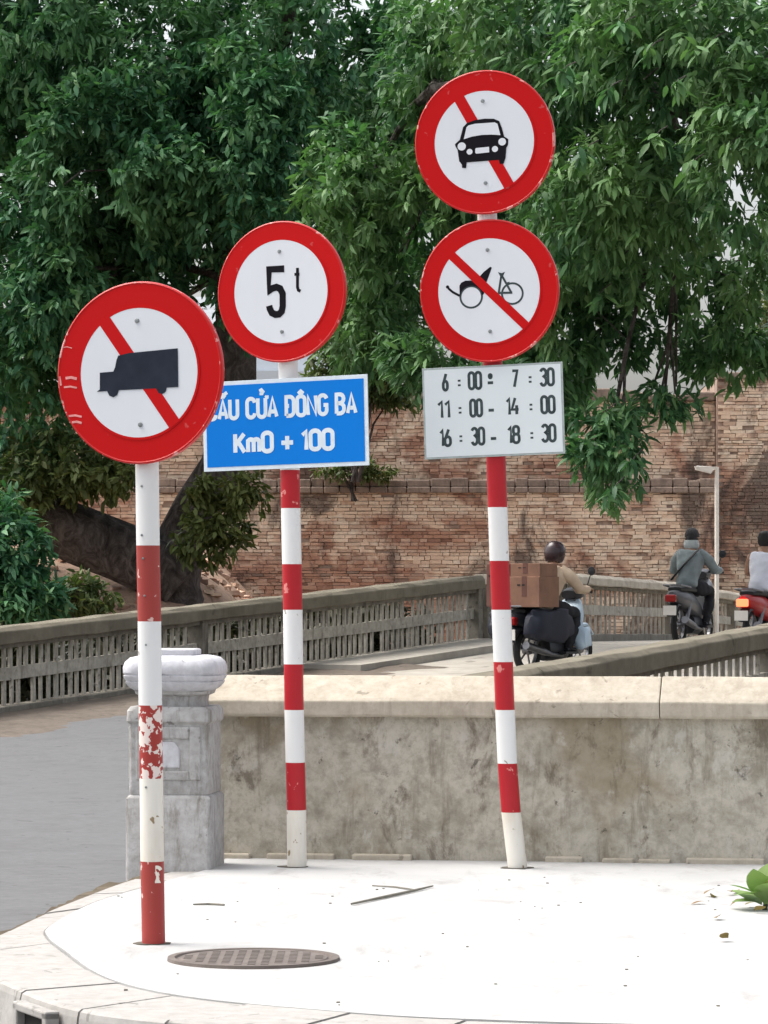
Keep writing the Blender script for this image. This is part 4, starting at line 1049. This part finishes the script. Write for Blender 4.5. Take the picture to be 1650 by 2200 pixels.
def limbs(root, base, trunkpts, rads, blobs, nfork, seed, name='trunk'):
    MB().tube(trunkpts, rads, 14).build(name, M['bark'], root, smooth=True)
    rg = random.Random(seed)
    for b_ in blobs:
        C = P(b_[0], b_[1], b_[2])-base+Vector((0, b_[5]*.4, 0))
        src = min(trunkpts[nfork:], key=lambda p: (Vector(p)-C).length); src = Vector(src)
        mid = src.lerp(C, .5)+Vector((rg.uniform(-.3, .3), rg.uniform(-.3, .3), rg.uniform(0, .4)))+Vector((0, b_[5]*.95, 0))
        q1 = src.lerp(mid, .5)+Vector((0, 0, .1)); q2 = mid.lerp(C, .5)+Vector((0, 0, .15))
        MB().tube([src, q1, mid, q2, C], [.07, .055, .04, .03, .015], 8).build('limb', M['bark'], root, smooth=True)
        for _ in range(4):
            e = C+Vector((rg.uniform(-1, 1)*b_[3]/F*b_[2], rg.uniform(-1, 1)*b_[5], rg.uniform(-1, 1)*b_[4]/F*b_[2]))*.7
            MB().tube([mid.lerp(C, rg.random()), C.lerp(e, .5)+Vector((0, 0, .1)), e], [.02, .013, .006], 6).build('branch', M['bark'], root, smooth=True)

# big dark tree on the bank, trunk forking just above the ground
YT = 50.
blobsA = [(60, 60, 50, 260, 230, 2.4, 420), (330, 200, 50.5, 300, 250, 2.4, 520), (620, 130, 51, 280, 240, 2.4, 460), (190, 470, 49.5, 230, 190, 2., 330), (430, 420, 51, 220, 200, 2.2, 380),
          (60, 800, 50, 150, 260, 1.6, 330), (250, 640, 50.5, 200, 170, 1.8, 260), (680, 520, 52, 240, 210, 2.2, 420), (880, 250, 52, 220, 260, 2.2, 400), (300, -230, 50, 650, 150, 2.4, 260), (-250, 350, 50, 220, 500, 2.5, 200), (10, 330, 50.5, 130, 220, 1.6, 150), (520, 330, 48.2, 170, 260, .9, 260), (250, 330, 48., 220, 200, .8, 200), (120, 620, 48.2, 130, 160, .8, 150), (560, 620, 49, 120, 140, .6, 90)]
baseT = P(372, 1262, YT)
tA = tag(empty('tree', baseT), 'large dark leafy tree with a forked trunk on the bank behind the lorry sign', 'tree')
tp = [P(x, y, YT)-baseT for x, y in ((368, 1300), (368, 1250), (385, 1170), (425, 1090), (480, 1000), (505, 880), (508, 740), (500, 600), (525, 460), (560, 300), (600, 120), (640, -60))]
limbs(tA, baseT, tp, [.5, .42, .37, .35, .33, .31, .29, .27, .23, .18, .13, .08], [b_ for b_ in blobsA if b_[1] > -200], 5, 3)
t2 = [P(x, y, YT-.3)-baseT for x, y in ((385, 1262), (340, 1225), (260, 1185), (170, 1150), (80, 1110), (0, 1060), (-70, 950), (-120, 780), (-130, 600))]
MB().tube(t2, [.36, .42, .44, .44, .40, .36, .3, .24, .16], 14).build('trunk', M['bark'], tA, smooth=True)
cs, axs = crown(blobsA, 11, -.2, .9, 1.75)
me = leafmesh('crown', [c-baseT for c in cs], axs, M['leafA'], .185, .066, 14, 1, .8)
tag(link('crown', me, tA), kind='stuff')
# low sprays about the trunk
blobs = [(240, 1030, 49, 250, 42, .8, 110), (450, 1130, 49, 95, 90, .6, 90), (520, 1060, 49, 60, 60, .5, 40), (140, 1000, 49, 160, 80, .8, 160), (30, 1080, 48.6, 90, 60, .5, 70), (390, 1040, 49, 80, 50, .5, 60)]
cs, axs = crown(blobs, 5, -.3)
tag(link('low_foliage', leafmesh('low_foliage', [c-baseT for c in cs], axs, M['leafC'], .16, .06, 14, 2, .5), tA), kind='stuff')

# tree leaning in from the right, nearer, with larger drooping leaves
blobsB = [(1480, 120, 37, 280, 200, 1.8, 330), (1220, 90, 40, 250, 210, 2., 330), (1020, 120, 43, 220, 220, 2., 300), (1330, 420, 39, 240, 190, 1.8, 340), (960, 480, 44, 200, 180, 1.8, 280),
          (1230, 640, 41, 160, 130, 1.4, 210), (1000, 770, 43, 190, 90, 1.2, 190), (1180, 820, 42, 100, 100, .9, 100), (1310, 960, 40, 90, 140, .6, 70), (1630, 330, 36, 150, 200, 1.4, 150), (800, 700, 45, 140, 130, 1.2, 150),
          (1530, 600, 41, 170, 120, 1.0, 85), (1560, 750, 42, 120, 70, .8, 60), (1330, 740, 41.5, 150, 50, .5, 32), (1430, 860, 41, 90, 50, .4, 14), (1250, -220, 40, 620, 150, 2.4, 220), (780, 420, 43.5, 150, 200, 1., 150)]
baseR = Vector((6.6, 37., -.4))
tB = tag(empty('tree', baseR), 'bright green tree with long drooping leaves leaning in from the right', 'tree')
tpB = [Vector(q)-baseR for q in ((6.6, 37, -.6), (6.5, 37, 1.5), (6.2, 37.3, 3.4), (5.6, 37.8, 5.0), (4.6, 38.6, 6.2), (3.2, 39.6, 7.0), (1.8, 40.8, 7.4), (.6, 42, 7.4))]
limbs(tB, baseR, tpB, [.42, .34, .3, .26, .22, .17, .12, .07], [b_ for b_ in blobsB if b_[1] > -200], 2, 8)
cs, axs = crown(blobsB, 23, -.22, 1., 1.6)
me = leafmesh('crown', [c-baseR for c in cs], axs, M['leafB'], .195, .056, 13, 4, .9)
tag(link('crown', me, tB), kind='stuff')
# the nearest sprays, leaf by leaf
def one_leaf():
    vs = []; fs = []; prof_ = [(0, .0), (.12, .35), (.3, .95), (.5, 1.), (.7, .8), (.87, .4), (1., 0)]
    for t, w_ in prof_: z = -.22*t*t; vs += [(t, w_*.16, z+.03*w_), (t, 0, z), (t, -w_*.16, z+.03*w_)]
    for i in range(6): fs += [(i*3, i*3+1, (i+1)*3+1, (i+1)*3), (i*3+1, i*3+2, (i+1)*3+2, (i+1)*3+1)]
    return MB().add(vs, fs).mesh('leaf', M['leafB'], True)
lm = one_leaf(); cnt = 0
spr = [(1470, 30), (1590, 40), (1525, 95), (1640, 130), (1560, 180), (1390, 110), (1500, 250), (1610, 250), (1440, 190), (1330, 60), (1640, 30), (1560, 320), (1400, 300), (1300, 200), (1480, 360), (1330, 560), (1230, 480), (1400, 500), (1280, 640), (1350, 420), (1250, 330), (1200, 160), (1290, 900), (1350, 1000), (1310, 1060)]
for px, py in spr:
    Y = 35.2+rnd.uniform(-.5, .6) if py < 400 else 38.6
    c = P(px, py, Y)-baseR
    MB().tube([c+Vector((.2, .5, .2)), c+Vector((.1, .2, .12)), c], [.008, .006, .004], 6).build('twig', M['bark'], tB)
    for k in range(12):
        a_ = rnd.uniform(0, 6.28); el = rnd.uniform(.15, 1.25); s_ = rnd.uniform(.16, .26)
        if cnt < 300:
            link('leaf', lm, tB, c+Vector((rnd.uniform(-.03, .1), rnd.uniform(-.03, .1), rnd.uniform(-.02, .1))), (rnd.uniform(-.5, .5), el, a_), (s_, s_*rnd.uniform(.8, 1.1), s_)); cnt += 1

# shrubs
def shrub(name, blobs, base, label, mat, L, Wd, seed, stems=6, per=14):
    r = tag(empty(name, base), label, 'shrub')
    cs, axs = crown(blobs, seed, -.35)
    tag(link('foliage', leafmesh('foliage', [c-base for c in cs], axs, M[mat], L, Wd, per, seed, .3), r), kind='stuff')
    rg = random.Random(seed)
    for i in range(stems):
        e = rg.choice(cs)-base
        MB().tube([(rg.uniform(-.1, .1), rg.uniform(-.1, .1), -.3), e*.5+Vector((0, 0, .1)), e], [.03, .02, .008], 6).build('stem', M['bark'], r)
    return r
shrub('shrub', [(-10, 1190, 44.5, 120, 150, .8, 260), (50, 1290, 44.2, 90, 60, .6, 110)], P(0, 1400, 44.5), 'dark green leafy bush over the railing at the left edge', 'leafA', .18, .06, 31)
shrub('shrub', [(165, 1290, 45.5, 90, 55, .5, 90)], P(160, 1370, 45.5), 'small yellow-green bush behind the railing left of the forked trunk', 'leafC', .13, .05, 32)
shrub('shrub', [(765, 1010, 63.8, 90, 26, .3, 60)], P(765, 1042, 63.8), 'low green weeds growing on the ledge of the brick wall', 'leafC', .14, .05, 33, 3)
shrub('shrub', [(780, 790, 62, 120, 80, .8, 190), (700, 850, 62, 70, 60, .5, 70), (850, 840, 62, 60, 40, .5, 50)], P(760, 1000, 62), 'pale green bush on the wall top right of the blue plate', 'leafC', .2, .07, 35, 6)
shrub('shrub', [(1640, 690, 66, 60, 110, .8, 60)], P(1650, 820, 66), 'thin pale shrub on the wall top at the right edge', 'leafC', .2, .06, 36, 6)

us = []; ua = []  # leaves added close behind the rail so the gaps between bars go dark
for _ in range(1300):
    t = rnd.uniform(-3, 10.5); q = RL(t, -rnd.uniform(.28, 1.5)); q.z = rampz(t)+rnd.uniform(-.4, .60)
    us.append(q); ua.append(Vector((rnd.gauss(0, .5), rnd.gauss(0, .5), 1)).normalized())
tag(link('added_leaves', leafmesh('added_leaves', us, ua, M['leafE'], .2, .08, 12, 77, .2)), 'dark leaf mass added behind the slotted railing to darken its gaps', 'added_leaves', kind='stuff')

# weeds, litter and sticks on the pavement
g0 = Vector((1.66, 13.75, .0)); g0 = P(1642, 1955, EYE*F/(1955-HZ)); g0.z = 0
pw = tag(empty('weed', g0), 'broad green weed with browning leaves at the right edge of the pavement', 'plant')
wl = one_leaf(); wl.materials.clear(); wl.materials.append(M['leafW'])
for k in range(13):
    a_ = k*2.4; s_ = rnd.uniform(.12, .18); el = (.25, .55, .85, 1.1)[k % 4]
    link('leaf', wl, pw, (.01*math.cos(a_), .01*math.sin(a_), .015+.004*k), (rnd.uniform(-.25, .25), -el, a_), (s_, s_*2.1, s_))
MB().tube([(0, 0, -.02), (.01, 0, .06), (.02, 0, .12)], [.012, .01, .006], 8).build('stem', M['leafC'], pw)
dm = one_leaf(); dm.materials.clear(); dm.materials.append(M['leafD'])
for i, (px, py) in enumerate([(1512, 1927), (1535, 1930), (1572, 1922), (1585, 1922), (1600, 1950), (1568, 1952), (1515, 1942), (1540, 1978), (1565, 2022), (1620, 1962)]):
    q = P(px, py, EYE*F/(py-HZ)); q.z = .012
    tag(link('dry_leaf', dm, None, q, (rnd.uniform(-.8, .8), rnd.uniform(-.7, .0), rnd.uniform(0, 6.28)), (.07, .11, .07)), 'small dry leaf lying on the pavement near the right edge', 'leaf', 'dry leaves on the pavement')
def stick(pts, rad, label):
    q = []
    for px, py in pts:
        v = P(px, py, EYE*F/(py-HZ)); v.z = rad+.001; q.append(v)
    o = q[0].copy(); tag(MB().tube([v-o for v in q], [rad*.7, rad, rad*.9, rad*.5][:len(q)], 7).build('stick', M['stick'], None, True, o), label, 'stick')
M['stick'] = m_plain('dry_twig', (.17, .16, .13), .9, .2, 20)
stick([(755, 1946), (830, 1930), (890, 1917), (930, 1907)], .007, 'long thin twig lying on the pavement between the far posts')
stick([(800, 1905), (850, 1908), (890, 1914)], .004, 'thin twig crossing the long one on the pavement')
stick([(415, 1946), (450, 1945), (482, 1947)], .005, 'short twig on the pavement right of the near post')
mb = MB()
for _ in range(45):
    px, py = rnd.uniform(230, 1650), rnd.triangular(1870, 2190, 1950)
    q = P(px, py, EYE*F/(py-HZ)); s_ = rnd.uniform(.002, .0045)
    mb.box(q.x-s_*1.4, q.x+s_*1.4, q.y-s_*2, q.y+s_*2, -.001, s_*.9)
tag(mb.build('grit', M['stick'], pave), kind='stuff')
